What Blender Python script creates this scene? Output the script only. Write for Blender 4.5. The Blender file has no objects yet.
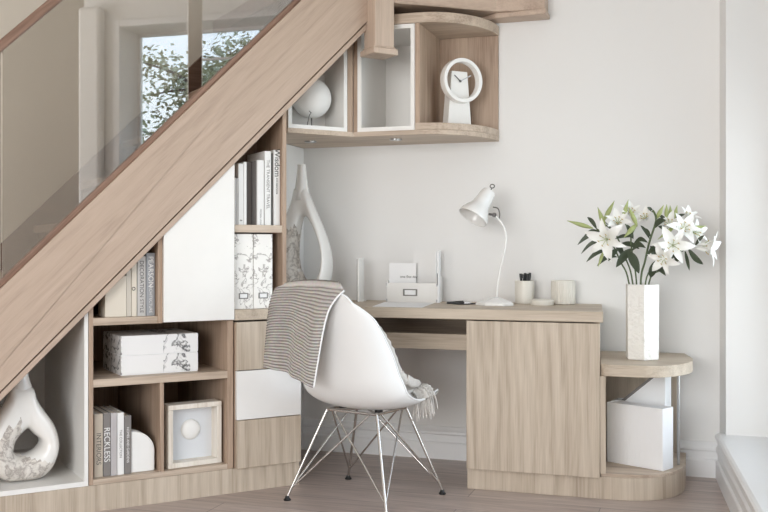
import bpy, bmesh, math, random
from mathutils import Vector, Matrix
random.seed(7)
PI = math.pi
R = math.radians
SC = bpy.context.scene
COL = SC.collection

# ------------------------------------------------------------------ frames
class Frame:
    def __init__(s, ox, oy, deg):
        s.o = (ox, oy); s.rz = R(deg); s.c = math.cos(s.rz); s.s = math.sin(s.rz)
    def w(s, p):
        return Vector((s.o[0] + p[0]*s.c - p[1]*s.s, s.o[1] + p[0]*s.s + p[1]*s.c, p[2]))
WF = Frame(0, 0, 0)                       # room frame: back wall along x
LF = Frame(-1.7656, 3.5287, 48.45)        # stair frame: x along the flight, y in under the stairs
RF = Frame(.078, 4.36, 4.45)              # window wall frame: x outwards, y to the back wall
FR = {}; OFF = {}

def tag(o, label=None, cat=None, group=None, kind=None):
    if label: o['label'] = label
    if cat: o['category'] = cat
    if group: o['group'] = group
    if kind: o['kind'] = kind
    return o

def thing(name, label, cat, fr=WF, off=(0, 0, 0), group=None, rz=0, kind=None):
    o = bpy.data.objects.new(name, None); COL.objects.link(o)
    o.empty_display_size = .05
    o.location = fr.w(off); o.rotation_euler = (0, 0, fr.rz + rz)
    OFF[o] = Vector(off) if rz == 0 else Vector((0, 0, 0)); FR[o] = fr
    return tag(o, label, cat, group, kind)

class MB:
    def __init__(s): s.v = []; s.f = []; s.mi = []; s.cur = 0; s.uv = None
    def add(s, vs, fs):
        b = len(s.v); s.v += [tuple(v) for v in vs]
        for f in fs: s.f.append(tuple(i + b for i in f)); s.mi.append(s.cur)
        return s
    def mat(s, i): s.cur = i; return s
    def box(s, x0, x1, y0, y1, z0, z1, M=None):
        vs = [Vector((x, y, z)) for z in (z0, z1) for y in (y0, y1) for x in (x0, x1)]
        if M: vs = [M @ v for v in vs]
        return s.add(vs, [(0,2,3,1),(4,5,7,6),(0,1,5,4),(2,6,7,3),(0,4,6,2),(1,3,7,5)])
    def pxz(s, poly, y0, y1):
        n = len(poly)
        vs = [(a, y0, b) for a, b in poly] + [(a, y1, b) for a, b in poly]
        return s.add(vs, [tuple(range(n)), tuple(range(2*n-1, n-1, -1))] + [(i, i+n, (i+1) % n + n, (i+1) % n) for i in range(n)])
    def pxy(s, poly, z0, z1):
        n = len(poly)
        vs = [(a, b, z0) for a, b in poly] + [(a, b, z1) for a, b in poly]
        return s.add(vs, [tuple(range(n-1, -1, -1)), tuple(range(n, 2*n))] + [(i, (i+1) % n, (i+1) % n + n, i+n) for i in range(n)])
    def pyz(s, poly, x0, x1):
        n = len(poly)
        vs = [(x0, a, b) for a, b in poly] + [(x1, a, b) for a, b in poly]
        return s.add(vs, [tuple(range(n)), tuple(range(2*n-1, n-1, -1))] + [(i, i+n, (i+1) % n + n, (i+1) % n) for i in range(n)])
    def tube(s, pts, r, n=10, cap=True):
        pts = [Vector(p) for p in pts]; m = len(pts)
        rs = r if isinstance(r, (list, tuple)) else [r]*m
        vs = []; fs = []; up = None
        for i, p in enumerate(pts):
            t = (pts[min(i+1, m-1)] - pts[max(i-1, 0)]).normalized()
            if up is None:
                up = Vector((0, 0, 1)) if abs(t.z) < .9 else Vector((1, 0, 0))
            a = (up - t*up.dot(t)).normalized(); b = t.cross(a); up = a
            for k in range(n):
                q = 2*PI*k/n; vs.append(p + (a*math.cos(q) + b*math.sin(q))*rs[i])
        for i in range(m-1):
            for k in range(n):
                fs.append((i*n+k, i*n+(k+1) % n, (i+1)*n+(k+1) % n, (i+1)*n+k))
        if cap: fs += [tuple(range(n-1, -1, -1)), tuple(range((m-1)*n, m*n))]
        return s.add(vs, fs)
    def lathe(s, prof, M=None, n=32, cap0=True, cap1=True):
        M = M or Matrix(); vs = []; fs = []; m = len(prof)
        for r, z in prof:
            for k in range(n):
                q = 2*PI*k/n; vs.append(M @ Vector((r*math.cos(q), r*math.sin(q), z)))
        for i in range(m-1):
            for k in range(n):
                fs.append((i*n+k, i*n+(k+1) % n, (i+1)*n+(k+1) % n, (i+1)*n+k))
        if cap0: fs.append(tuple(range(n-1, -1, -1)))
        if cap1: fs.append(tuple(range((m-1)*n, m*n)))
        return s.add(vs, fs)
    def grid(s, rows, close=False):
        m = len(rows); n = len(rows[0]); vs = [p for r in rows for p in r]; fs = []
        for i in range(m-1):
            for k in range(n if close else n-1):
                fs.append((i*n+k, i*n+(k+1) % n, (i+1)*n+(k+1) % n, (i+1)*n+k))
        return s.add(vs, fs)
    def build(s, name, mats, parent=None, bevel=0, smooth=False, seg=2, solid=0, sub=0, fr=None, ang=35, local=False):
        me = bpy.data.meshes.new(name)
        off = Vector((0, 0, 0))
        if parent is not None and not local: off = OFF[parent]
        vs = [Vector(v) - off for v in s.v]
        if parent is None and fr: vs = [fr.w(v) for v in s.v]
        me.from_pydata([tuple(v) for v in vs], [], s.f)
        mats = mats if isinstance(mats, (list, tuple)) else [mats]
        for m in mats: me.materials.append(m)
        for p, i in zip(me.polygons, s.mi): p.material_index = i
        bm = bmesh.new(); bm.from_mesh(me)
        bmesh.ops.recalc_face_normals(bm, faces=bm.faces); bm.to_mesh(me); bm.free()
        if smooth:
            for p in me.polygons: p.use_smooth = True
        o = bpy.data.objects.new(name, me); COL.objects.link(o)
        if parent is not None: o.parent = parent; OFF[o] = off
        if solid:
            d = o.modifiers.new('Solid', 'SOLIDIFY'); d.thickness = solid; d.offset = 0
        if sub:
            d = o.modifiers.new('Sub', 'SUBSURF'); d.levels = sub; d.render_levels = sub
        if bevel:
            d = o.modifiers.new('Bevel', 'BEVEL'); d.width = bevel; d.segments = seg; d.limit_method = 'ANGLE'; d.angle_limit = R(ang)
        if smooth == 'auto':
            me.set_sharp_from_angle(angle=R(40))
        return o

def struct(name, mb, m, fr=None, bevel=0, parent=None):
    o = mb.build(name, m, parent, bevel=bevel, fr=fr); o['kind'] = 'structure'
    return o

def text(body, size, M, m, parent, name='lettering', ext=.0004, align='LEFT', sx=1):
    cu = bpy.data.curves.new('t', 'FONT'); cu.body = body; cu.size = size; cu.extrude = ext
    cu.align_x = align; cu.align_y = 'CENTER'
    t = bpy.data.objects.new('t', cu); COL.objects.link(t)
    me = bpy.data.meshes.new_from_object(t.evaluated_get(bpy.context.evaluated_depsgraph_get()))
    bpy.data.objects.remove(t); bpy.data.curves.remove(cu)
    me.name = name
    M = Matrix.Translation(-OFF[parent]) @ M @ Matrix.Diagonal((sx, 1, 1, 1))
    me.transform(M); me.materials.clear(); me.materials.append(m)
    o = bpy.data.objects.new(name, me); COL.objects.link(o); o.parent = parent; OFF[o] = OFF[parent]
    return o

def smoothline(pts, n=8):
    pts = [Vector(p) for p in pts]; out = []
    for i in range(len(pts)-1):
        p0 = pts[max(i-1, 0)]; p1 = pts[i]; p2 = pts[i+1]; p3 = pts[min(i+2, len(pts)-1)]
        for k in range(n):
            t = k/n
            out.append(.5*((2*p1) + (p2-p0)*t + (2*p0-5*p1+4*p2-p3)*t*t + (3*p1-p0-3*p2+p3)*t**3))
    out.append(pts[-1]); return out

def interp(tab, t):
    n = len(tab)-1; x = max(0, min(1, t))*n; i = min(int(x), n-1); f = x-i
    def g(k): return tab[max(0, min(n, k))]
    p0, p1, p2, p3 = g(i-1), g(i), g(i+1), g(i+2)
    return .5*(2*p1 + (p2-p0)*f + (2*p0-5*p1+4*p2-p3)*f*f + (3*p1-p0-3*p2+p3)*f**3)

# ------------------------------------------------------------------ materials
def s2l(c):
    return tuple((x/12.92 if x <= .04045 else ((x+.055)/1.055)**2.4) for x in [v/255 for v in c])
def newmat(name):
    m = bpy.data.materials.new(name); m.use_nodes = True
    nt = m.node_tree; b = nt.nodes['Principled BSDF']
    return m, nt, b
def plain(name, col, rough=.5, metal=0, spec=.5, noise=0, nscale=20, bump=0, coat=0):
    m, nt, b = newmat(name); c = s2l(col)
    b.inputs['Base Color'].default_value = (*c, 1); b.inputs['Roughness'].default_value = rough
    b.inputs['Metallic'].default_value = metal; b.inputs['Specular IOR Level'].default_value = spec
    if coat: b.inputs['Coat Weight'].default_value = coat; b.inputs['Coat Roughness'].default_value = .08
    tc = nt.nodes.new('ShaderNodeTexCoord'); n = nt.nodes.new('ShaderNodeTexNoise')
    n.inputs['Scale'].default_value = nscale; n.inputs['Detail'].default_value = 4
    nt.links.new(tc.outputs['Object'], n.inputs['Vector'])
    mx = nt.nodes.new('ShaderNodeMix'); mx.data_type = 'RGBA'
    k = max(noise, .015)
    mx.inputs['A'].default_value = (*[x*(1-k) for x in c], 1); mx.inputs['B'].default_value = (*[min(1, x*(1+k)) for x in c], 1)
    nt.links.new(n.outputs['Fac'], mx.inputs['Factor']); nt.links.new(mx.outputs['Result'], b.inputs['Base Color'])
    if bump:
        bp = nt.nodes.new('ShaderNodeBump'); bp.inputs['Strength'].default_value = bump; bp.inputs['Distance'].default_value = .01
        nt.links.new(n.outputs['Fac'], bp.inputs['Height']); nt.links.new(bp.outputs['Normal'], b.inputs['Normal'])
    return m
def ramp(nt, stops):
    r = nt.nodes.new('ShaderNodeValToRGB'); e = r.color_ramp.elements
    while len(e) < len(stops): e.new(.5)
    for el, (p, c) in zip(e, stops): el.position = p; el.color = (*c, 1)
    return r
def wood(name, light, mid, dark, scale=(9, 9, .7), rot=(0, 0, 0), rough=.5, contrast=1.0, arch=0):
    m, nt, b = newmat(name); L = nt.links.new
    tc = nt.nodes.new('ShaderNodeTexCoord'); oi = nt.nodes.new('ShaderNodeObjectInfo')
    ad = nt.nodes.new('ShaderNodeVectorMath'); ad.operation = 'ADD'
    ml = nt.nodes.new('ShaderNodeVectorMath'); ml.operation = 'SCALE'; ml.inputs[0].default_value = (7.3, 3.1, 5.7)
    L(oi.outputs['Random'], ml.inputs['Scale'])
    L(tc.outputs['Object'], ad.inputs[0]); L(ml.outputs[0], ad.inputs[1])
    r0 = nt.nodes.new('ShaderNodeMapping'); r0.inputs['Rotation'].default_value = rot
    L(ad.outputs[0], r0.inputs['Vector'])
    mp = nt.nodes.new('ShaderNodeMapping'); mp.inputs['Scale'].default_value = scale
    L(r0.outputs[0], mp.inputs['Vector'])
    n1 = nt.nodes.new('ShaderNodeTexNoise'); n1.inputs['Scale'].default_value = 1.6; n1.inputs['Detail'].default_value = 5; n1.inputs['Distortion'].default_value = 1.1
    L(mp.outputs[0], n1.inputs['Vector'])
    mp2 = nt.nodes.new('ShaderNodeMapping'); mp2.inputs['Scale'].default_value = [v*6 if v > 2 else v*2.5 for v in scale]
    L(r0.outputs[0], mp2.inputs['Vector'])
    n2 = nt.nodes.new('ShaderNodeTexNoise'); n2.inputs['Scale'].default_value = 3; n2.inputs['Detail'].default_value = 4
    L(mp2.outputs[0], n2.inputs['Vector'])
    mx = nt.nodes.new('ShaderNodeMath'); mx.operation = 'MULTIPLY_ADD'; mx.inputs[1].default_value = .38
    sc = nt.nodes.new('ShaderNodeMath'); sc.operation = 'MULTIPLY'; sc.inputs[1].default_value = .62
    L(n1.outputs['Fac'], sc.inputs[0]); L(n2.outputs['Fac'], mx.inputs[0]); L(sc.outputs[0], mx.inputs[2])
    fac = mx.outputs[0]
    if arch:
        mp3 = nt.nodes.new('ShaderNodeMapping'); mp3.inputs['Scale'].default_value = (2.3, 2.3, .55); L(r0.outputs[0], mp3.inputs['Vector'])
        wv = nt.nodes.new('ShaderNodeTexWave'); wv.wave_type = 'RINGS'; wv.rings_direction = 'SPHERICAL'
        wv.inputs['Scale'].default_value = 3.2; wv.inputs['Distortion'].default_value = 7; wv.inputs['Detail'].default_value = 3; wv.inputs['Detail Scale'].default_value = .8
        L(mp3.outputs[0], wv.inputs['Vector'])
        ws = nt.nodes.new('ShaderNodeMath'); ws.operation = 'MULTIPLY_ADD'; ws.inputs[1].default_value = .10; ws.inputs[2].default_value = -.05
        L(wv.outputs['Fac'], ws.inputs[0])
        wa = nt.nodes.new('ShaderNodeMath'); wa.operation = 'ADD'; L(ws.outputs[0], wa.inputs[0]); L(fac, wa.inputs[1]); fac = wa.outputs[0]
    k = .11/contrast
    rp = ramp(nt, [(.5-k*1.3, s2l(dark)), (.5-k*.2, s2l(mid)), (.5+k, s2l(light))])
    L(fac, rp.inputs['Fac']); L(rp.outputs['Color'], b.inputs['Base Color'])
    b.inputs['Roughness'].default_value = rough; b.inputs['Specular IOR Level'].default_value = .35
    bp = nt.nodes.new('ShaderNodeBump'); bp.inputs['Strength'].default_value = .12; bp.inputs['Distance'].default_value = .003
    L(n2.outputs['Fac'], bp.inputs['Height']); L(bp.outputs['Normal'], b.inputs['Normal'])
    return m
def marble(name, base, vein, scale=9, width=.05, patch=None, rough=.35):
    m, nt, b = newmat(name); L = nt.links.new
    tc = nt.nodes.new('ShaderNodeTexCoord')
    n0 = nt.nodes.new('ShaderNodeTexNoise'); n0.inputs['Scale'].default_value = scale*.7; n0.inputs['Detail'].default_value = 6
    L(tc.outputs['Object'], n0.inputs['Vector'])
    ad = nt.nodes.new('ShaderNodeVectorMath'); ad.operation = 'MULTIPLY_ADD'
    ad.inputs[1].default_value = (.35, .35, .35)
    L(n0.outputs['Color'], ad.inputs[0]); L(tc.outputs['Object'], ad.inputs[2])
    n1 = nt.nodes.new('ShaderNodeTexNoise'); n1.inputs['Scale'].default_value = scale; n1.inputs['Detail'].default_value = 3
    L(ad.outputs[0], n1.inputs['Vector'])
    sb = nt.nodes.new('ShaderNodeMath'); sb.operation = 'SUBTRACT'; sb.inputs[1].default_value = .5; L(n1.outputs['Fac'], sb.inputs[0])
    ab = nt.nodes.new('ShaderNodeMath'); ab.operation = 'ABSOLUTE'; L(sb.outputs[0], ab.inputs[0])
    vb = s2l(vein); bb = s2l(base); md = tuple((x+y*2)/3 for x, y in zip(vb, bb))
    rp = ramp(nt, [(0, vb), (width*.45, md), (width, bb)])
    L(ab.outputs[0], rp.inputs['Fac']); col = rp.outputs['Color']
    if patch:                                       # printed veins only in one band of the front and on the left side
        sx = nt.nodes.new('ShaderNodeSeparateXYZ'); L(tc.outputs['Object'], sx.inputs[0])
        mr = nt.nodes.new('ShaderNodeMath'); mr.operation = 'COMPARE'; mr.inputs[1].default_value = patch[0]; mr.inputs[2].default_value = patch[1]
        L(sx.outputs['X'], mr.inputs[0])
        m2 = nt.nodes.new('ShaderNodeMath'); m2.operation = 'LESS_THAN'; m2.inputs[1].default_value = patch[2]; L(sx.outputs['X'], m2.inputs[0])
        mxm = nt.nodes.new('ShaderNodeMath'); mxm.operation = 'MAXIMUM'; L(mr.outputs[0], mxm.inputs[0]); L(m2.outputs[0], mxm.inputs[1])
        mx = nt.nodes.new('ShaderNodeMix'); mx.data_type = 'RGBA'; mx.inputs['A'].default_value = (*bb, 1)
        L(mxm.outputs[0], mx.inputs['Factor']); L(col, mx.inputs['B']); col = mx.outputs['Result']
    L(col, b.inputs['Base Color']); b.inputs['Roughness'].default_value = rough
    return m

M = {}
M['wall'] = plain('wall_paint', (236, 235, 233), .7, noise=.015, nscale=3)
M['passage_dim'] = plain('passage_shaded_paint', (158, 150, 140), .75)  # wall colour darkened to stand in for a dim passage mirrored in the glass
M['ceil'] = plain('ceiling_paint', (235, 234, 232), .8)
M['trim'] = plain('trim_gloss_white', (238, 238, 238), .35)
M['oak'] = wood('sonoma_oak_vertical', (205, 191, 174), (190, 175, 157), (166, 150, 133), (11, 11, .8), contrast=.75, arch=1)
M['oak_h'] = wood('sonoma_oak_horizontal', (204, 190, 172), (190, 175, 157), (169, 153, 136), (.9, 12, 12), contrast=.85)
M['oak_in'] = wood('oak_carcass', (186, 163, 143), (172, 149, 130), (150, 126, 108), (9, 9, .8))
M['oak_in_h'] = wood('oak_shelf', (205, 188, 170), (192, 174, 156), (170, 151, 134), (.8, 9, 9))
M['stair'] = wood('limed_oak_stair', (194, 173, 156), (185, 164, 147), (170, 150, 134), (1.6, 18, 22), (0, R(45), 0), contrast=.7)
M['stair_v'] = wood('limed_oak_post', (204, 184, 167), (194, 174, 157), (178, 158, 142), (16, 16, 1.2), contrast=.7)
M['stair_h'] = wood('limed_oak_tread', (202, 181, 163), (192, 170, 153), (175, 154, 138), (1, 10, 10), contrast=.9)
M['rail'] = wood('brown_oak_rail', (150, 122, 106), (138, 110, 95), (120, 94, 80), (1.0, 11, 14), (0, R(45), 0))
M['tread'] = wood('shaded_oak_tread', (160, 136, 119), (148, 124, 108), (130, 107, 92), (1, 10, 10))  # tread colour darkened to carry the shade of the stairwell
M['stair_shaded'] = wood('shaded_brown_stair', (118, 94, 80), (106, 83, 70), (90, 70, 58), (1.2, 11, 11))  # brown wood, deepened further with the stairwell's shade
M['stairwall'] = plain('stairwell_shaded_paint', (214, 206, 193), .75, noise=.015, nscale=3)  # wall colour greyed down to paint in the dimness behind the stairs
M['white'] = plain('white_laminate', (238, 236, 232), .32, noise=.01)
M['gloss'] = plain('gloss_white', (244, 243, 241), .16, coat=.4)
M['ceramic'] = plain('white_ceramic', (240, 238, 234), .18, coat=.3)
M['matt'] = plain('matt_white', (240, 239, 236), .6)
M['paper'] = plain('white_paper', (246, 246, 246), .7)
M['cream'] = plain('cream_ceramic', (230, 226, 216), .4)
M['pages'] = plain('page_edges', (226, 220, 208), .8, noise=.06, nscale=150)
M['black'] = plain('black_plastic', (24, 24, 25), .4)
M['steel'] = plain('brushed_steel', (190, 190, 190), .3, metal=1)
M['gunmetal'] = plain('dull_metal', (128, 125, 121), .45, metal=.5)
M['chrome'] = plain('chrome_wire', (206, 203, 200), .17, metal=1)
M['shell'] = plain('chair_plastic', (236, 236, 235), .38)
M['lampw'] = plain('lamp_enamel', (238, 237, 234), .25, coat=.4)
M['clear'] = plain('white_disc', (244, 243, 240), .45)
M['greyblue'] = plain('pale_blue_grey_card', (222, 225, 229), .7)
M['limed'] = wood('limewashed_frame', (238, 232, 222), (230, 222, 210), (214, 203, 189), (9, 9, .8))
M['stone'] = marble('rough_marble', (222, 216, 208), (165, 156, 148), 14, .12, rough=.6)
M['marble'] = marble('marble_print', (240, 237, 232), (150, 141, 136), 13, .05)
M['marble_box'] = marble('marble_box_print', (243, 242, 241), (70, 68, 70), 11, .075, patch=(.222, .055, .004))
M['leaf'] = plain('lily_leaf', (62, 72, 52), .42, noise=.2, nscale=30)
M['bud'] = plain('lily_bud', (166, 176, 116), .45, noise=.12, nscale=40)
M['petal'] = plain('lily_petal', (247, 247, 243), .5)
M['stemg'] = plain('lily_stem_green', (84, 98, 62), .5)
M['anther'] = plain('lily_anther', (196, 170, 120), .7)
for nme, c in dict(tan=(196, 184, 168), grey=(150, 146, 143), lilac=(186, 181, 181), bwhite=(236, 235, 233), dgrey=(128, 123, 120),
                   cream_b=(222, 213, 198), lgrey=(196, 193, 190), bluegrey=(158, 161, 166), charcoal=(92, 88, 86), ink=(40, 38, 38), stone_b=(206, 198, 186)).items():
    M[nme] = plain('book_' + nme, c, .55)

def mat_floor():
    m, nt, b = newmat('oak_plank_floor'); L = nt.links.new
    tc = nt.nodes.new('ShaderNodeTexCoord')
    br = nt.nodes.new('ShaderNodeTexBrick'); br.offset = .37
    for k, v in dict(Scale=1, **{'Brick Width': 1.4, 'Row Height': .19, 'Mortar Size': .0016, 'Bias': 0}).items(): br.inputs[k].default_value = v
    br.inputs['Color1'].default_value = (*s2l((190, 175, 167)), 1); br.inputs['Color2'].default_value = (*s2l((177, 161, 153)), 1); br.inputs['Mortar'].default_value = (*s2l((112, 101, 95)), 1)
    mp0 = nt.nodes.new('ShaderNodeMapping'); mp0.inputs['Location'].default_value = (.35, .06, 0)
    L(tc.outputs['Object'], mp0.inputs[0]); L(mp0.outputs[0], br.inputs['Vector'])
    mp = nt.nodes.new('ShaderNodeMapping'); mp.inputs['Scale'].default_value = (1.2, 16, 1)
    L(tc.outputs['Object'], mp.inputs[0])
    n = nt.nodes.new('ShaderNodeTexNoise'); n.inputs['Scale'].default_value = 3; n.inputs['Detail'].default_value = 6; n.inputs['Distortion'].default_value = .6
    L(mp.outputs[0], n.inputs['Vector'])
    rp = ramp(nt, [(.3, (.74, .73, .73)), (.65, (1.08, 1.07, 1.06))]); L(n.outputs['Fac'], rp.inputs['Fac'])
    mx = nt.nodes.new('ShaderNodeMix'); mx.data_type = 'RGBA'; mx.blend_type = 'MULTIPLY'; mx.inputs['Factor'].default_value = 1
    L(br.outputs['Color'], mx.inputs['A']); L(rp.outputs['Color'], mx.inputs['B']); L(mx.outputs['Result'], b.inputs['Base Color'])
    b.inputs['Roughness'].default_value = .38
    return m
M['floor'] = mat_floor()

def mat_glass(name, refl, tint):
    m = bpy.data.materials.new(name); m.use_nodes = True; nt = m.node_tree; nt.nodes.clear()
    o = nt.nodes.new('ShaderNodeOutputMaterial'); mx = nt.nodes.new('ShaderNodeMixShader')
    t = nt.nodes.new('ShaderNodeBsdfTransparent'); t.inputs['Color'].default_value = (*tint, 1)
    g = nt.nodes.new('ShaderNodeBsdfGlossy'); g.inputs['Roughness'].default_value = 0; g.inputs['Color'].default_value = (1, 1, 1, 1)
    fr = nt.nodes.new('ShaderNodeFresnel'); fr.inputs['IOR'].default_value = 1.5
    ma = nt.nodes.new('ShaderNodeMath'); ma.operation = 'ADD'; ma.inputs[1].default_value = refl; ma.use_clamp = True
    nt.links.new(fr.outputs[0], ma.inputs[0]); nt.links.new(ma.outputs[0], mx.inputs[0])
    nt.links.new(t.outputs[0], mx.inputs[1]); nt.links.new(g.outputs[0], mx.inputs[2]); nt.links.new(mx.outputs[0], o.inputs[0])
    return m
M['balustrade'] = mat_glass('balustrade_glass', .34, (.88, .87, .84))
M['pane'] = mat_glass('window_glass', .0, (.98, .99, .99))

def mat_throw():
    m, nt, b = newmat('ribbed_throw'); L = nt.links.new
    uv = nt.nodes.new('ShaderNodeUVMap'); sx = nt.nodes.new('ShaderNodeSeparateXYZ'); L(uv.outputs[0], sx.inputs[0])
    ml = nt.nodes.new('ShaderNodeMath'); ml.operation = 'MULTIPLY'; ml.inputs[1].default_value = 1.0; L(sx.outputs['Y'], ml.inputs[0])
    fr = nt.nodes.new('ShaderNodeMath'); fr.operation = 'FRACT'; L(ml.outputs[0], fr.inputs[0])
    rp = ramp(nt, [(0, s2l((138, 131, 126))), (.14, s2l((148, 141, 136))), (.30, s2l((196, 190, 184))), (.78, s2l((216, 211, 205))), (1, s2l((176, 170, 164)))])
    L(fr.outputs[0], rp.inputs['Fac'])
    n = nt.nodes.new('ShaderNodeTexNoise'); n.inputs['Scale'].default_value = 90; tc = nt.nodes.new('ShaderNodeTexCoord'); L(tc.outputs['Object'], n.inputs['Vector'])
    mx = nt.nodes.new('ShaderNodeMix'); mx.data_type = 'RGBA'; mx.blend_type = 'MULTIPLY'; mx.inputs['Factor'].default_value = .35
    L(rp.outputs['Color'], mx.inputs['A']); L(n.outputs['Color'], mx.inputs['B']); L(mx.outputs['Result'], b.inputs['Base Color'])
    b.inputs['Roughness'].default_value = .9
    bp = nt.nodes.new('ShaderNodeBump'); bp.inputs['Strength'].default_value = .4; bp.inputs['Distance'].default_value = .004
    L(n.outputs['Fac'], bp.inputs['Height']); L(bp.outputs['Normal'], b.inputs['Normal'])
    return m
M['throw'] = mat_throw()
M['fringe'] = plain('throw_fringe', (204, 199, 193), .9, noise=.1, nscale=90, bump=.3)

# ------------------------------------------------------------------ room
YB = 4.40
struct('floor', MB().box(-5.2, 1.2, -2.4, 5.0, -.06, 0), M['floor'])
struct('ceiling', MB().box(-5.2, 1.6, -2.4, 5.2, 2.9, 2.98), M['ceil'])
struct('wall_back', MB().box(-1.95, .6, YB, YB+.12, 0, 2.9), M['wall'])
struct('wall_alcove', MB().box(-1.95, -1.853, 3.96, YB, 0, 1.487), M['wall'])
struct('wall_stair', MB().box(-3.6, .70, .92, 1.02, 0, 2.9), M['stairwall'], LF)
struct('wall_left', MB().box(-4.95, -4.85, -2.3, 1.3, 0, 2.9), M['wall'])
# unseen rear wall with a wide opening added for the fill light
RW = MB()
RW.box(-4.95, -3.1, -2.32, -2.2, 0, 2.9).box(.25, 1.2, -2.32, -2.2, 0, 2.9).box(-3.1, .25, -2.32, -2.2, 0, .4).box(-3.1, .25, -2.32, -2.2, 2.4, 2.9)
struct('wall_rear', RW, M['wall'])
# window wall: recess with low sill; local x outwards, local y towards the back wall
RWM = MB()
RWM.box(.03, .30, -2.66, -2.39, 0, 2.9).box(.03, .30, -2.39, -.10, 2.43, 2.9).box(.02, .30, -2.66, -.10, 0, .17)
RWM.pxy([(.030, -.10), (.5, -.10), (.5, .12), (.012, .12)], 0, 2.9)
struct('wall_right', RWM, M['wall'], RF)
struct('wall_passage', MB().box(.20, .30, -7.2, -2.66, 0, 2.9), M['passage_dim'], RF)
win = MB()
x0, x1 = .24, .27
win.box(x0, x1, -2.39, -2.37, .22, 2.43).box(x0, x1, -.15, -.10, .22, 2.43).box(x0, x1, -2.39, -.10, 2.41, 2.43).box(x0, x1, -2.39, -.10, .22, .27)
win.box(x0, x1, -2.02, -1.95, .22, 2.43).box(x0, x1, -1.05, -1.00, .22, 2.43).box(x0, x1, -1.98, -.10, 2.230, 2.242)
wf = struct('window_1', win, M['trim'], RF)
pn = MB().box(.252, .258, -2.37, -.15, .27, 2.41).build('glass_pane', M['pane'], None, fr=RF); pn.parent = wf; pn['kind'] = 'structure'
arch = MB().box(.012, .03, -2.44, -2.39, .21, 2.47).box(.012, .03, -2.39, -.10, 2.43, 2.47)
struct('trim_1', arch, M['trim'], RF, bevel=.004)
struct('trim_3', MB().box(-.045, .03, -2.66, -2.50, 0, 2.56), M['wall'], RF, bevel=.02)
# window seat sill and panelled front
sill = MB()
prof = [(.27, .182), (.27, .21), (.006, .21), (-.004, .206), (-.010, .199), (-.010, .190), (-.004, .184), (.006, .182)]
sill.add([(a, -2.66, b) for a, b in prof] + [(a, -.06, b) for a, b in prof], [tuple(range(8)), tuple(range(15, 7, -1))] + [(i, i+8, (i+1) % 8+8, (i+1) % 8) for i in range(8)])
struct('trim_2', sill, M['trim'], RF)
def skirting(name, prof, a0, a1, fr, axis):
    mb = MB()
    if axis == 'x': mb.pyz(prof, a0, a1)
    else: mb.pxz(prof, a0, a1)
    o = struct(name, mb, M['trim'], fr); return o
sk = [(0, 0), (-.020, 0), (-.020, .072), (-.017, .077), (-.011, .080), (-.011, .112), (-.019, .118), (-.019, .128), (-.012, .138), (-.006, .150), (0, .152)]
skirting('baseboard_back', [(YB+a, b) for a, b in sk], -1.853, .10, WF, 'x')
skr = [(.02, 0), (-.0, 0), (-.0, .072), (.003, .077), (.009, .080), (.009, .112), (.001, .118), (.001, .130), (.008, .142), (.012, .182), (.02, .182)]
skirting('baseboard_right', skr, -2.66, .02, RF, 'y')

# ------------------------------------------------------------------ staircase
ST = thing('staircase', 'limed oak staircase with glass balustrade rising over the built-in cupboards', 'staircase', LF, (-1.0, .3, 0))
def slope(a, b, s0, s1): return [(s0, s0+a), (s1, s1+a), (s1, s1+b), (s0, s0+b)]
def pslab(za, zb, s0, s1, y0, y1, mb=None):
    mb = mb or MB(); poly = slope(za, zb, s0, s1); return mb.pxz(poly, y0, y1)
ZT, ZG, ZB = 1.765, 1.402, 1.365
mb = MB().pxz([(-1.40, 0), (-ZG, 0), (.575, .575+ZG), (.575, .575+ZT), (-1.40, -1.40+ZT)], -.035, .02)
mb.build('stringer', M['stair'], ST, bevel=.004)
pslab(ZT-.001, ZT+.028, -1.45, .575, -.022, .022).build('base_rail', M['rail'], ST, bevel=.004)
pslab(ZB, ZG-.008, -1.3, .575, -.028, .02).build('string_trim', M['stair'], ST, bevel=.003)
pslab(ZB+.012, ZG+.02, -1.3, .50, .02, .88).build('soffit', M['stair'], ST)
hr = pslab(2.605, 2.652, -1.45, .575, -.033, .033).build('handrail', M['rail'], ST, bevel=.008, seg=3)
g0, g1 = -.219, -.161
for a, b in ((-1.45, -.914), (-.908, g0), (g1, .56)):
    pslab(ZT+.02, 2.61, a, b, -.005, .005).build('glass_panel', M['balustrade'], ST)
pslab(1.42, 1.79, -1.4, .62, .885, .91).build('wall_string', M['stair_shaded'], ST, bevel=.003)
for k in range(-5, 4):
    sn = -.63+.2*k; zn = 1.094+.2*k
    MB().box(sn-.012, sn+.20, .021, .884, zn-.034, zn).build('tread', M['tread'], ST, bevel=.008, seg=3)
    MB().box(sn+.008, sn+.024, .021, .884, zn-.2, zn-.035).build('riser', M['stair_shaded'], ST)
sn = -.63+.2*4; zn = 1.094+.2*4
MB().box(sn+.008, sn+.024, .021, .884, zn-.2, zn+.13).build('riser', M['stair_shaded'], ST)
nw = MB().box(.575, .672, -.10, -.003, 1.86, 2.85).build('newel_post', M['stair_v'], ST, bevel=.004)
MB().box(.570, .677, -.105, .002, 1.852, 1.862).box(.562, .685, -.113, .010, 1.826, 1.852).build('post_cap', M['stair_v'], nw, bevel=.008, seg=3)
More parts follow.
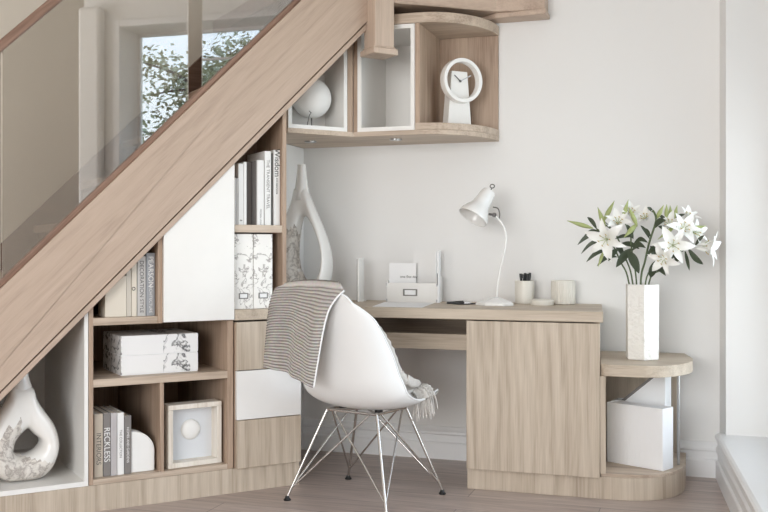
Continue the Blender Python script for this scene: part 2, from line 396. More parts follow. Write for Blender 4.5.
# landing fascia to the right of the newel; world polygon
def LFl(p): return LF.w((p[0], p[1], 0))[:2]
def toL(x, y):
    dx, dy = x-LF.o[0], y-LF.o[1]; return (dx*LF.c+dy*LF.s, -dx*LF.s+dy*LF.c)
fas = [(.672, -.085), toL(-.86, 4.265), toL(-.645, 4.30), toL(-.645, YB-.002), toL(-1.75, YB-.002), (.672, .2)]
MB().pxy(fas, 2.058, 2.30).build('landing_fascia', M['stair_h'], ST, bevel=.004)
lip = [toL(-.87, 4.29), toL(-.637, 4.275), toL(-.637, YB-.002), toL(-1.0, YB-.002)]
MB().pxy(lip, 2.035, 2.058).build('landing_lip', M['stair_h'], ST, bevel=.005)
MB().pxy([(.21, .03), (.70, .03), (.70, .88), (.21, .88)], 1.99+.06, 2.12).build('landing_floor', M['rail'], ST)

# ------------------------------------------------------------------ under stair furniture (stair frame)
def clip_top(s0, s1, z0, zmax=9, dz=ZB-.002):
    """cupboard board in the s-z plane cut off below the sloping soffit"""
    return [(s0, z0), (s1, z0), (s1, min(zmax, s1+dz)), (s0, min(zmax, s0+dz))]
pl = MB().box(-1.30, .265, .0, .02, 0, .099).box(.247, .265, .02, .28, 0, .099)
tag(pl.build('plinth_board', M['oak'], None, fr=LF), 'long oak plinth board along the floor under the stair cupboards', 'plinth')

CU = thing('display_cubby', 'white open corner cupboard holding the rounded vase under the low end of the stairs', 'cupboard', LF, (-.9, .35, .1))
MB().box(-1.262, -.606, 0, .75, .1, .118).build('bottom_panel', M['white'], CU)
MB().pxz(clip_top(-.620, -.606, .118), 0, .75).build('side_panel', M['white'], CU)
MB().pxz([(-1.24, .118), (-.62, .118), (-.62, -.62+ZB-.002)], .735, .75).build('back_panel', M['white'], CU)

BK = thing('bookcase', 'oak shelving unit with open cubbies and one plain white door under the stairs', 'bookcase', LF, (-.32, .3, .1))
D = .64
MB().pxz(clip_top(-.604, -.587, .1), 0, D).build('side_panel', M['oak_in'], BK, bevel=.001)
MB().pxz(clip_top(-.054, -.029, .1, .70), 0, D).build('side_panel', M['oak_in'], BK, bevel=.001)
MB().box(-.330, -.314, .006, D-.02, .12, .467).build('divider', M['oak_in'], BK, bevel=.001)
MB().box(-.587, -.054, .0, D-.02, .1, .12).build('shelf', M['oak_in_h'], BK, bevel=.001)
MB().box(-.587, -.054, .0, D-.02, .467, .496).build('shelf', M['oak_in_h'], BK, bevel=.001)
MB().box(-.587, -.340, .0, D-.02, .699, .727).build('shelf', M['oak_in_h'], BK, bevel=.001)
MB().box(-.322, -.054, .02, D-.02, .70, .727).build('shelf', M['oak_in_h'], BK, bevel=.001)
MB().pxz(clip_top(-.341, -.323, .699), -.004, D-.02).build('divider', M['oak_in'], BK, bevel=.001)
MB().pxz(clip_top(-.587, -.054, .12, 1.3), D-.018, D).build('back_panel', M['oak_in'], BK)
MB().pxz([(-.322, .703), (-.031, .703), (-.031, -.031+ZB), (-.322, -.322+ZB)], -.019, -.001).build('door', M['white'], BK, bevel=.0015)

DR = thing('drawer_unit', 'narrow three drawer chest with one white drawer between two oak drawers', 'drawers', LF, (.12, .14, .1))
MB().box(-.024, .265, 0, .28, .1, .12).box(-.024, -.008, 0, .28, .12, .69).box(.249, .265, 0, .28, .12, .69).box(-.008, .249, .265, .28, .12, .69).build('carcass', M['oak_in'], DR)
a = MB().box(-.021, .265, -.019, -.001, .099, .293).build('drawer', M['oak'], DR, bevel=.0015); a['label'] = 'bottom oak drawer front'
a = MB().box(-.021, .265, -.019, -.001, .296, .494).build('drawer', M['gloss'], DR, bevel=.0015); a['label'] = 'glossy white drawer front'
a = MB().box(-.021, .265, -.019, -.001, .497, .692).build('drawer', M['oak'], DR, bevel=.0015); a['label'] = 'top oak drawer front'

# worktop running from the drawers round to the end of the desk
ZD = .742
cr = LF.w((.31, -.018, 0))
poly = [LF.w((-.028, -.018, 0))[:2], LF.w((.395, -.018, 0))[:2], (-.349, 3.845), (-.407, YB-.001), (-1.852, YB-.001), (-1.852, 3.955), LF.w((.10, .295, 0))[:2], LF.w((-.028, .295, 0))[:2]]
# meeting point of the two front edges
k = (3.845 - (LF.o[1] + .018*-(-1)*0 + LF.s*0 - .018*LF.c)) / LF.s
poly[1] = (LF.o[0] + k*LF.c + .018*LF.s, 3.845)
wt = MB().pxy(poly, .699, ZD)
tag(wt.build('worktop', M['oak_h'], None, bevel=.003), 'pale oak desk top running from the drawers along the wall to the desk cupboard', 'desk top')

UC = thing('wall_bookcase', 'tall narrow open bookcase standing on the desk top under the stairs', 'bookcase', LF, (.09, .14, ZD))
Du = .28
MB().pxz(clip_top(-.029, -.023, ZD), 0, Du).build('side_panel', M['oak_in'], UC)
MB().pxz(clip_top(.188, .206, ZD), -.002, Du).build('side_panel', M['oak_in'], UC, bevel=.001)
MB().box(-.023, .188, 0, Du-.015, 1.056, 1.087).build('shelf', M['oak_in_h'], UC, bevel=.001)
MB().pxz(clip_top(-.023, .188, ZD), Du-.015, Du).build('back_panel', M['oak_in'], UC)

# ------------------------------------------------------------------ wall units over the desk
XC, YC = -1.171, 4.03     # right front corner of the square box
def quarter(x0, x1, y0, y1, n=14, e=1.0):
    return [(x0 + (x1-x0)*math.sin(t*PI/2/n), y1 - (y1-y0)*math.cos(t*PI/2/n)) for t in range(n+1)]
ca = LF.w((.256, .096, 0)); cb = LF.w((.578, .096, 0))
foot = [(ca.x, ca.y), (cb.x, cb.y), (XC, YC-.004)] + quarter(XC, -.872, YC-.004, YB-.001)[1:] + [(-1.852, YB-.001), (-1.852, 3.955), LF.w((.256, .31, 0))[:2]]
WS = thing('wall_shelf', 'long oak base shelf under the wall boxes with a rounded right end', 'shelf', WF, (-1.4, 4.2, 1.488))
MB().pxy(foot, 1.488, 1.5095).build('board', M['oak_in_h'], WS, bevel=.002)
for x, y in ((-1.70, 4.12), (-1.30, 4.16)):
    MB().lathe([(.028, 1.483), (.028, 1.4885)], Matrix.Translation((x, y, 0)), 24).lathe([(.02, 1.4815), (.02, 1.4835)], Matrix.Translation((x, y, 0)), 20).build('spotlight', M['steel'], WS)

B1 = thing('wall_cabinet', 'white open box cabinet holding the paper globe lamp beneath the stair', 'cabinet', LF, (.41, .18, 1.51))
def openbox(par, mb_s0, mb_s1, z0, z1, y0, y1, fw, clip=None, mo='white'):
    def top(s): return min(z1, s+clip) if clip else z1
    MB().box(mb_s0, mb_s1, y0, y1, z0, z0+fw).build('bottom_panel', M[mo], par)
    MB().pxz([(mb_s1-fw, z0+fw), (mb_s1, z0+fw), (mb_s1, top(mb_s1)), (mb_s1-fw, top(mb_s1-fw))], y0, y1).build('side_panel', M[mo], par)
    MB().pxz([(mb_s0, z0+fw), (mb_s0+fw, z0+fw), (mb_s0+fw, top(mb_s0+fw)), (mb_s0, top(mb_s0))], y0, y1).build('side_panel', M[mo], par)
    MB().pxz([(mb_s0+fw, z0+fw), (mb_s1-fw, z0+fw), (mb_s1-fw, top(mb_s1-fw)), (mb_s0+fw, top(mb_s0+fw))], y1-.015, y1).build('back_panel', M[mo], par)
    if not clip or z1 < mb_s1+clip:
        MB().box(mb_s0+fw if not clip else max(mb_s0, z1-clip), mb_s1-fw, y0, y1, z1-fw, z1).build('top_panel', M[mo], par)
openbox(B1, .262, .549, 1.51, 1.975, .102, .30, .017, ZB-.004)
MB().pxz(clip_top(.550, .576, 1.51, 1.975), .10, .30).build('stile', M['oak_in'], B1)
B2 = thing('wall_cabinet', 'square white-edged open box cabinet empty beside the newel post', 'cabinet', WF, (-1.3, 4.2, 1.51))
openbox(B2, -1.438, XC-.002, 1.51, 1.975, YC, YB-.002, .018)
MB().box(-1.458, -1.4385, YC+.003, YB-.06, 1.51, 1.975).build('filler_strip', M['oak_in'], B2)
CE = thing('curved_end_shelf', 'rounded oak end shelf holding the white clock on the wall', 'shelf', WF, (-1.0, 4.2, 1.51))
MB().pxy([(XC, YC-.001)]+quarter(XC, -.872, YC-.001, YB-.001)+[(XC, YB-.001)], 1.51, 1.540).build('bottom_board', M['oak_in_h'], CE, bevel=.002)
MB().box(XC, XC+.020, YC+.002, YB-.002, 1.5405, 1.976).build('side_panel', M['oak_in'], CE)
MB().box(XC+.02, -.874, YB-.02, YB-.002, 1.5405, 1.976).build('back_panel', M['oak_in'], CE)
MB().pxy([(-1.445, YC-.002)] + quarter(XC, -.872, YC-.002, YB-.001) + [(-1.445, YB-.001)], 1.977, 2.022).build('top_board', M['oak_in_h'], CE, bevel=.002)

# ------------------------------------------------------------------ desk cupboard and low rounded shelf
DC = thing('desk_cupboard', 'oak desk cupboard with one plain handleless door under the desk top', 'cupboard', WF, (-.63, 4.1, .09))
MB().box(-.901, -.882, 3.868, YB-.025, .09, .696).pxy([(-.384, 3.868), (-.364, 3.868), (-.412, YB-.025), (-.432, YB-.025)], .09, .697).box(-.882, -.432, YB-.045, YB-.025, .09, .696).box(-.882, -.43, 3.868, YB-.045, .09, .11).build('carcass', M['oak'], DC)
MB().box(-.899, -.3625, 3.849, 3.867, .087, .694).build('door', M['oak'], DC, bevel=.0015)
AP = thing('under_desk_tray', 'oak tray with a dark open slot under the desk top above the knee space', 'tray', WF, (-1.3, 4.15, .56))
MB().box(-1.75, -.902, 3.95, 3.968, .562, .628).build('front_lip', M['oak_h'], AP, bevel=.001)
MB().box(-1.75, -.902, 3.968, 4.36, .562, .58).build('bottom_board', M['oak_in_h'], AP)
MB().box(-1.75, -.902, 4.36, 4.378, .562, .698).build('back_board', M['oak_in_h'], AP)

def curve_front(x0, x1, y0, y1, ex=2.4, n=18):
    out = []
    for i in range(n+1):
        t = i/n*PI/2; c, s = math.cos(t), math.sin(t)
        out.append((x0 + (x1-x0)*abs(s)**(2/ex), y1 - (y1-y0)*abs(c)**(2/ex)))
    return out
pp = [(-.901, 3.872)] + curve_front(-.33, -.045, 3.872, 4.19)+[(-.045, 4.375), (-.901, 4.375)]
pb = MB().pxy(pp, 0, .0895)
LS = thing('low_shelf', 'low rounded oak end shelf holding the tall vase and white box files', 'shelf', WF, (-.2, 4.1, .09))
tag(pb.build('plinth_board', M['oak'], None, bevel=.002), 'oak plinth with a rounded end under the desk cupboard and low shelf', 'plinth')
ip = [(-.361, 3.872)] + curve_front(-.32, -.045, 3.872, 4.19)+[(-.045, 4.375), (-.409, 4.375)]
MB().pxy(ip, .090, .103).build('bottom_board', M['oak_in_h'], LS, bevel=.001)
MB().pxy([(-.361, 3.853), (-.340, 3.853), (-.392, 4.375), (-.411, 4.375)], .104, .488).build('side_panel', M['oak'], LS)
MB().box(-.389, -.080, 4.355, 4.375, .104, .488).build('back_panel', M['oak'], LS)
tp = [(-.361, 3.868), (-.33, 3.85), (-.24, 3.845), (-.17, 3.855), (-.11, 3.89), (-.065, 3.945), (-.03, 4.02), (-.016, 4.10), (-.016, 4.19), (-.05, 4.375), (-.361, 4.375)]
MB().pxy([tuple(v)[:2] for v in smoothline([(x, y, 0) for x, y in tp[:9]], 4)] + [(-.05, 4.378), (-.411, 4.378)], .4885, .535).build('top_board', M['oak_h'], LS, bevel=.003)
MB().tube([(-.072, 4.12, .103), (-.072, 4.12, .488)], .006, 12).build('post', M['steel'], LS)

# ------------------------------------------------------------------ books and boxes in the cubbies
def book(fr, s0, s1, z0, h, y0, depth, cov, label, title=None, tsize=.02, tcol='ink', group=None, tpos=.5, under=False, sub=None, sx=1):
    o = thing('book', label, 'book', fr, ((s0+s1)/2, y0+depth/2, z0), group)
    g = .0006
    s0 += g; s1 -= g; t = .0022
    MB().box(s0, s1, y0, y0+t, z0, z0+h).box(s0, s0+t, y0+t, y0+depth, z0, z0+h).box(s1-t, s1, y0+t, y0+depth, z0, z0+h).build('cover', M[cov], o, bevel=.0008)
    MB().box(s0+t, s1-t, y0+t, y0+depth-.004, z0+.002, z0+h-.003).build('pages', M['pages'], o)
    if title:
        c = (s0+s1)/2
        def put(body, zz, size, al, ss):
            Mx = Matrix.Translation((c, y0-.0004, zz)) @ Matrix.Rotation(R(90), 4, 'X') @ Matrix.Rotation(R(-90), 4, 'Z')
            text(body, size, Mx, M[tcol], o, 'title', align=al, sx=ss)
        put(title, z0+h*tpos, tsize, 'CENTER', sx)
        if sub: put(sub[0], z0+h*sub[1], sub[2], 'CENTER', 1)
    return o
lg = None
book(LF, -.577, -.544, .121, .240, .028, .21, 'tan', 'tan book with dark INTERIORS spine in the lower left cubby', 'INTERIORS', .025, 'charcoal', tpos=.45)
book(LF, -.543, -.516, .121, .242, .027, .215, 'dgrey', 'grey book with big white RECKLESS spine in the lower cubby', 'RECKLESS', .032, 'bwhite', tpos=.50, sx=.95)
book(LF, -.515, -.491, .121, .240, .027, .205, 'lilac', 'pale lilac grey blank-spined book between RECKLESS and the white one', None)
book(LF, -.490, -.464, .121, .238, .027, .21, 'bwhite', 'white book with small grey spine lettering in the lower left cubby', 'THE COLLECTION', .013, 'dgrey', tpos=.5)
book(LF, -.463, -.436, .121, .224, .027, .20, 'dgrey', 'dark grey book beside the white arch bookend', 'HOMES AND GARDENS', .013, 'bwhite', tpos=.5)
# rounded white bookend: a slab with an arched top
o = thing('bookend', 'plain white arched bookend beside the row of books in the lower cubby', 'bookend', LF, (-.39, .12, .121))
arc = [(-.436, .121), (-.342, .121), (-.342, .20)] + [(-.342-.094*(1-math.cos(t*PI/2/10)), .20+.082*math.sin(t*PI/2/10)) for t in range(1, 11)]
MB().pxz(arc, .035, .11).build('slab', M['matt'], o, bevel=.004, seg=3)
MB().box(-.432, -.346, .110, .18, .121, .127).build('foot', M['matt'], o)

# shadow-box picture
FRM = thing('shadow_box_frame', 'limewashed square box frame with a white disc on pale blue grey', 'picture frame', LF, (-.18, .08, .121))
Rz = Matrix.Translation((-.291, .022, 0)) @ Matrix.Rotation(R(3), 4, 'Z')
w, hh, dp, ft = .226, .250, .07, .020
fm = MB()
for a in ((0, w, 0, dp, .1215, .1215+ft), (0, w, 0, dp, .1215+hh-ft, .1215+hh), (0, ft, 0, dp, .1215+ft, .1215+hh-ft), (w-ft, w, 0, dp, .1215+ft, .1215+hh-ft)): fm.box(*a, Rz)
fm.build('frame', M['limed'], FRM, bevel=.002)
bk = MB().box(ft, w-ft, dp-.012, dp-.004, .1215+ft, .1215+hh-ft, Rz).build('backing_card', M['greyblue'], FRM)
MB().lathe([(.041, 0), (.041, .004), (.034, .013), (.016, .018), (.001, .019)], Rz @ Matrix.Translation((w*.505, dp-.012, .1215+hh*.55)) @ Matrix.Rotation(R(90), 4, 'X'), 36).build('disc', M['clear'], FRM, smooth='auto')

# two marble patterned boxes, one on the other
for i, (z, lb) in enumerate(((.4965, 'flat white marble-patterned box at the bottom of its stack of two'), (.5735, 'flat white marble-patterned box resting on top of the other'))):
    o = thing('storage_box', lb, 'box', LF, (-.468, .05, z), 'marble boxes in the cubby')
    MB().box(-.466, -.160, .057, .328, z, z+.003).build('base', M['paper'], o)
    MB().box(-.468, -.158, .055, .33, z+.0032, z+.0765).build('lid', M['marble_box'], o, bevel=.0012)

# row over the shelf
o = thing('bookend', 'thick cream block bookend with a slanted corner under the stair in the upper cubby', 'bookend', LF, (-.50, .1, .7275))
MB().pxz([(-.538, .7275), (-.457, .7275), (-.457, .885), (-.486, .885), (-.538, .828)], .02, .13).build('block', M['cream_b'], o, bevel=.002)
MB().box(-.536, -.459, .131, .18, .7275, .731).build('foot', M['cream_b'], o)
book(LF, -.456, -.437, .7275, .180, .025, .18, 'stone_b', 'slim stone coloured book next to the cream album', None)
book(LF, -.436, -.415, .7275, .205, .025, .18, 'cream_b', 'cream spined book marked with a dark dot in the upper cubby', 'o', .03, 'ink', tpos=.52)
book(LF, -.413, -.380, .7275, .232, .025, .18, 'lgrey', 'pale grey book with patterned banded spine in the upper cubby', 'DECORATION', .022, 'charcoal', tpos=.62, sub=('STYLE', .17, .02))
book(LF, -.378, -.344, .7275, .245, .025, .18, 'bluegrey', 'blue grey book with tall pale lettering beside the white door', 'PEARSON', .028, 'bwhite', tpos=.70, sub=('ARCHITECTURE', .28, .016))

# books over the files
Z = 1.0875
book(LF, -.020, -.010, Z, .192, .02, .18, 'bwhite', 'thin short white book at the far left of the upper bookcase', None)
book(LF, -.009, .000, Z, .190, .02, .18, 'lgrey', 'thin short grey-white book second from left in the upper bookcase', None)
book(LF, .001, .023, Z, .250, .02, .18, 'bwhite', 'plain white book left of the thinner white one in the upper bookcase', '8', .014, 'charcoal', tpos=.07)
book(LF, .0235, .0375, Z, .258, .02, .18, 'bwhite', 'slim blank white book left of the book showing its dark cover', None)
o = book(LF, .084, .114, Z, .268, .02, .19, 'bwhite', 'white spined book with its dark grey cover half showing', 'MODERN LIVING', .009, 'dgrey', tpos=.12)
MB().box(.0815, .0842, .028, .21, Z, Z+.266).build('cover', M['dgrey'], o)
book(LF, .048, .081, Z, .262, .075, .13, 'dgrey', 'dark grey book set further back on the upper bookcase shelf', None)
book(LF, .117, .146, Z, .307, .02, .19, 'bwhite', 'white book with thin capital travel title next to Wisdom', 'THE TRANSIENT TRAVEL', .0185, 'dgrey', tpos=.55)
book(LF, .147, .158, Z, .300, .03, .18, 'charcoal', 'thin dark book squeezed in left of Wisdom', None)
book(LF, .159, .187, Z, .314, .02, .19, 'bwhite', 'white book with black Wisdom lettering at the right end', 'Wisdom', .034, 'ink', tpos=.83, sub=('and experience', .52, .011))

# marble magazine files
for s0, lb in ((-.019, 'upright marble-patterned magazine file on the left'), (.068, 'upright marble-patterned magazine file on the right near the vase')):
    s1 = s0+.084
    o = thing('magazine_file', lb + ' of the pair', 'magazine file', LF, ((s0+s1)/2, .12, ZD), 'marble magazine files on the desk top')
    t = .003
    MB().box(s0, s1, .02, .02+t, ZD+.0005, ZD+.308).box(s0, s0+t, .02+t, .24, ZD+.0005, ZD+.308).box(s1-t, s1, .02+t, .24, ZD+.0005, ZD+.308).box(s0+t, s1-t, .02+t, .24, ZD+.0005, ZD+.004).box(s0+t, s1-t, .24-t, .24, ZD+.004, ZD+.2).build('case', M['marble'], o, bevel=.001)
    c = (s0+s1)/2
    MB().box(c-.020, c+.020, .0165, .0199, ZD+.042, ZD+.046).box(c-.020, c+.020, .0165, .0199, ZD+.062, ZD+.066).box(c-.020, c-.016, .0165, .0199, ZD+.046, ZD+.062).box(c+.016, c+.020, .0165, .0199, ZD+.046, ZD+.062).build('label_holder', M['gunmetal'], o)
    MB().box(c-.016, c+.016, .0185, .0199, ZD+.046, ZD+.062).build('label_card', M['paper'], o)

# ------------------------------------------------------------------ sculpted vases with a hole
def sculpt_vase(par, cx, cy, z0, outer, hole_c, hole, dep, mats, neck, rz=0, mark=None):
    """outer, hole: closed outlines (x,z) about the base centre; cross-sections run from one to the other"""
    def ray(poly, c, th):
        d = Vector((math.cos(th), math.sin(th))); best = 0
        for i in range(len(poly)):
            a = Vector(poly[i])-Vector(c); b = Vector(poly[(i+1) % len(poly)])-Vector(c); e = b-a
            den = d.x*e.y-d.y*e.x
            if abs(den) < 1e-9: continue
            t = (a.x*e.y-a.y*e.x)/den; u = (a.x*d.y-a.y*d.x)/den
            if t > 0 and -1e-6 <= u <= 1+1e-6: best = max(best, t)
        return best
    n = 96; m = 22; rows = []
    C = Vector(hole_c); Mz = Matrix.Translation((cx, cy, z0)) @ Matrix.Rotation(rz, 4, 'Z')
    for i in range(n+1):
        th = 2*PI*i/n
        ro = ray(outer, hole_c, th); ri = ray(hole, hole_c, th)
        mid = (ro+ri)/2; hw = (ro-ri)/2
        z = C.y+math.sin(th)*mid
        b = dep(z)
        row = []
        for k in range(m):
            q = 2*PI*k/m; cq, sq = math.cos(q), math.sin(q)
            e = .8
            rr = mid + hw*math.copysign(abs(cq)**e, cq); yy = b*math.copysign(abs(sq)**e, sq)
            row.append(Mz @ Vector((C.x+math.cos(th)*rr, yy, C.y+math.sin(th)*rr)))
        rows.append(row)
    mb = MB(); mb.grid(rows[:-1]+[rows[0]], True)
    inv = Mz.inverted()
    if mark:
        for fi, f in enumerate(mb.f):
            c = sum((inv @ Vector(mb.v[i]) for i in f), Vector())/len(f)
            mb.mi[fi] = 1 if mark(c.x, c.z) else 0
    mb.mat(0)
    mb.lathe(neck, Mz, 28, True, False)
    o = mb.build('body', mats, par, smooth=True)
    r, z = neck[-1]
    MB().lathe([(r*.96, z-.006), (r*.97, z-.004)], Mz, 28).build('mouth', M['black'], par)  # black disc standing in for the shade inside the neck
    return o
V1 = thing('sculpted_vase', 'round white vase with a hole and rough marble side in the white cubby', 'vase', LF, (-.815, .16, .118))
pts = [(-.05, 0), (.055, 0), (.098, .028), (.122, .07), (.132, .12), (.126, .165), (.112, .205), (.086, .245), (.060, .285), (.043, .325), (.034, .35), (-.036, .35), (-.046, .325), (-.066, .285), (-.092, .245), (-.116, .20), (-.133, .16), (-.136, .11), (-.122, .06), (-.095, .025)]
out1 = [tuple(v)[:2] for v in smoothline([(x, z, 0) for x, z in pts+pts[:1]], 5)[:-1]]
hp = [(-.034, .112), (-.02, .098), (.01, .096), (.038, .104), (.062, .124), (.062, .148), (.042, .168), (.022, .190), (.004, .180), (-.024, .150)]
hol1 = [tuple(v)[:2] for v in smoothline([(x, z, 0) for x, z in hp+hp[:1]], 5)[:-1]]
sculpt_vase(V1, -.815, .16, .1185, out1, (.015, .14), hol1, lambda z: max(.046, .082-.13*max(0, z-.10)), [M['ceramic'], M['stone']],
            [(.050, .29), (.041, .335), (.031, .365), (.0245, .39), (.0235, .402)], mark=lambda x, z: (x < -.01 and z < .255+x*.9) or z < .094-.28*x)

V2 = thing('sculpted_vase', 'tall white teardrop vase with an oval hole standing on the desk', 'vase', WF, (-1.736, 4.10, ZD))
pts = [(-.05, 0), (.055, 0), (.098, .03), (.128, .095), (.138, .17), (.130, .25), (.104, .335), (.072, .41), (.044, .475), (.031, .53), (-.031, .53), (-.044, .475), (-.070, .41), (-.100, .335), (-.124, .25), (-.132, .17), (-.118, .09), (-.088, .03)]
out2 = [tuple(v)[:2] for v in smoothline([(x, z, 0) for x, z in pts+pts[:1]], 5)[:-1]]
hp = [(-.012, .16), (.012, .11), (.055, .085), (.095, .125), (.110, .185), (.104, .245), (.080, .315), (.046, .375), (.018, .398), (.0, .37), (-.014, .30), (-.018, .22)]
hol2 = [tuple(v)[:2] for v in smoothline([(x, z, 0) for x, z in hp+hp[:1]], 5)[:-1]]
sculpt_vase(V2, -1.736, 4.10, ZD+.0005, out2, (.045, .23), hol2, lambda z: max(.034, .07-.09*max(0, z-.10)), [M['ceramic'], M['stone']],
            [(.040, .47), (.031, .53), (.024, .58), (.0195, .625), (.020, .636)], mark=lambda x, z: (x < -.012 and z < .365+.5*x) or z < .13-.5*(x-.02))

# ------------------------------------------------------------------ things on the wall shelf
GL = thing('globe_lamp', 'round white paper globe lamp in the wall box partly behind the stair', 'lamp', LF, (.415, .175, 1.5275))
gm = MB(); n = 28; GR = .088
Mg = Matrix.Translation((.418, .194, 1.660))
gm.lathe([(GR*math.sin(PI*i/n)+.0001, -GR*math.cos(PI*i/n)+.0006*(-1)**i) for i in range(n+1)], Mg, 40)
gm.build('shade', M['matt'], GL, smooth=True)
MB().tube([(.372, .125, 1.592), (.376, .112, 1.583), (.366, .110, 1.572), (.360, .110, 1.545), (.356, .110, 1.5285)], .0018, 8).tube([(.418+.03*math.cos(a*.3142), .194+.03*math.sin(a*.3142), 1.5295) for a in range(21)], .002, 6).tube([(.418, .194, 1.5295), (.418, .194, 1.575)], .003, 8).build('stand', M['charcoal'], GL)

CK = thing('table_clock', 'white ring clock on a tapered stand on the rounded end shelf', 'clock', WF, (-1.020, 4.235, 1.5405), rz=R(44))
MB().pxz([(-.062, .0), (.062, .0), (.040, .252), (-.040, .252)], .0, .05).build('stand', M['white'], CK, bevel=.0015, local=True)
cz = .207
ring = []
for i in range(48):
    q = 2*PI*i/48
    ring.append([(r*math.cos(q), y, cz+r*math.sin(q)) for r, y in ((.101, -.030), (.101, .0), (.082, .0), (.082, -.030), (.084, -.034), (.099, -.034))])
MB().grid(ring+[ring[0]], True).build('rim', M['ceramic'], CK, smooth='auto', local=True)
for nm, a, l in (('minute_hand', 62, .062), ('hour_hand', -50, .040)):
    Mh = Matrix.Translation((0, -.006, cz)) @ Matrix.Rotation(R(a), 4, 'Y')
    MB().box(-.0018, .0018, -.001, .001, -.006, l, Mh).build(nm, M['steel'] if a > 0 else M['charcoal'], CK, local=True)
MB().lathe([(.005, 0), (.005, .006)], Matrix.Translation((0, -.002, cz)) @ Matrix.Rotation(R(90), 4, 'X'), 16).build('hub', M['charcoal'], CK, local=True)

# ------------------------------------------------------------------ things on the desk
LP = thing('desk_lamp', 'white enamel desk lamp with a bent stem and cone shade on the desk', 'lamp', WF, (-.842, 4.15, ZD))
cx, cy = -.842, 4.15
hexr = [(cx-.082, cy-.02), (cx-.03, cy-.062), (cx+.05, cy-.06), (cx+.085, cy-.01), (cx+.05, cy+.055), (cx-.03, cy+.06)]
bb = MB(); tops = [(cx+(x-cx)*.22+.006, cy+(y-cy)*.22) for x, y in hexr]; mid = [(cx+(x-cx)*.9, cy+(y-cy)*.9) for x, y in hexr]
vs = [(x, y, ZD) for x, y in hexr] + [(x, y, ZD+.010) for x, y in hexr] + [(x, y, ZD+.016) for x, y in mid] + [(x, y, ZD+.034) for x, y in tops]
fs = [tuple(range(5, -1, -1)), tuple(range(18, 24))]
for r in range(3):
    for i in range(6): fs.append((r*6+i, r*6+(i+1) % 6, (r+1)*6+(i+1) % 6, (r+1)*6+i))
bb.add(vs, fs).build('base', M['lampw'], LP, bevel=.002)
P = .00418
def lp(px, py, dy=0):      # metres from the base centre in the plane of the lamp
    return Vector((cx+px, cy+dy, ZD+py))
stem = smoothline([lp(.008, .03), lp(.012, .09), lp(.024, .16), lp(.040, .225), lp(.050, .285), lp(.046, .325), lp(.030, .360), lp(.0, .396)], 8)
MB().tube(stem, .0045, 12).build('stem', M['lampw'], LP, smooth='auto')
MB().tube([lp(.008, .026), lp(.008, .036)], .008, 14).build('stem_collar', M['steel'], LP)
ax = Vector((.062, .060, .118)).normalized()
mouth = lp(-.091, .384, -.035)
zq = ax.to_track_quat('Z', 'Y').to_matrix().to_4x4(); Ms = Matrix.Translation(mouth) @ zq
sh = [(.067, 0), (.0675, .005), (.063, .022), (.054, .040), (.044, .056), (.038, .070), (.035, .10), (.031, .134), (.027, .144), (.012, .148), (.0005, .148)]
MB().lathe(sh, Ms, 40, False, False).build('shade', M['lampw'], LP, smooth='auto', solid=.0022)
MB().lathe([(.010, .030), (.018, .034), (.022, .046), (.019, .060), (.012, .072), (.011, .088)], Ms, 24).build('bulb', M['matt'], LP, smooth=True)
tp_ = Ms @ Vector((0, 0, .148))
lo = [tp_, tp_+ax*.010+Vector((.004, 0, 0)), tp_+ax*.016]
loop = [tp_ + ax*.016 + Vector((.004+.010*math.cos(a*PI/8-PI/2), 0, .008+.008*math.sin(a*PI/8-PI/2))) for a in range(17)]
MB().tube(lo, .0026, 8).tube(loop, .0024, 8).build('switch_loop', M['charcoal'], LP, smooth=True)
kn = lp(-.002, .396, .0)
MB().lathe([(.008, -.012), (.010, -.008), (.010, .008), (.008, .012)], Matrix.Translation(kn) @ Matrix.Rotation(R(90), 4, 'X'), 18).tube([kn, kn+Vector((-.025, .004, .004))], .005, 8).build('joint', M['charcoal'], LP, smooth='auto')
MB().tube(smoothline([kn+Vector((-.008, .012, .035)), kn+Vector((.014, .012, .028)), kn+Vector((.022, .01, .0)), kn+Vector((.018, .008, -.022))], 6), .0025, 8).build('bracket', M['charcoal'], LP, smooth=True)
MB().tube(smoothline([(cx-.06, cy+.03, ZD+.006), (cx-.11, cy+.03, ZD+.003), (cx-.15, cy+.0, ZD+.003), (cx-.20, cy+.03, ZD+.003), (cx-.24, cy+.12, ZD+.003), (cx-.20, YB-.006, ZD+.003)], 8), .0028, 8).build('cord', M['black'], LP, smooth=True)
o = thing('pen', 'black pen lying on the desk between the paper sheet and the lamp', 'pen', WF, (-1.02, 4.20, ZD))
Mp = Matrix.Translation((-1.02, 4.20, ZD+.0055)) @ Matrix.Rotation(R(8), 4, 'Z')
MB().tube([Mp @ Vector((-.05, 0, 0)), Mp @ Vector((.03, 0, 0))], .005, 10).build('barrel', M['black'], o)
MB().tube([Mp @ Vector((.03, 0, 0)), Mp @ Vector((.055, 0, 0))], .0046, 10).tube([Mp @ Vector((.055, 0, 0)), Mp @ Vector((.066, 0, 0))], [.004, .001], 10).build('tip', M['steel'], o)

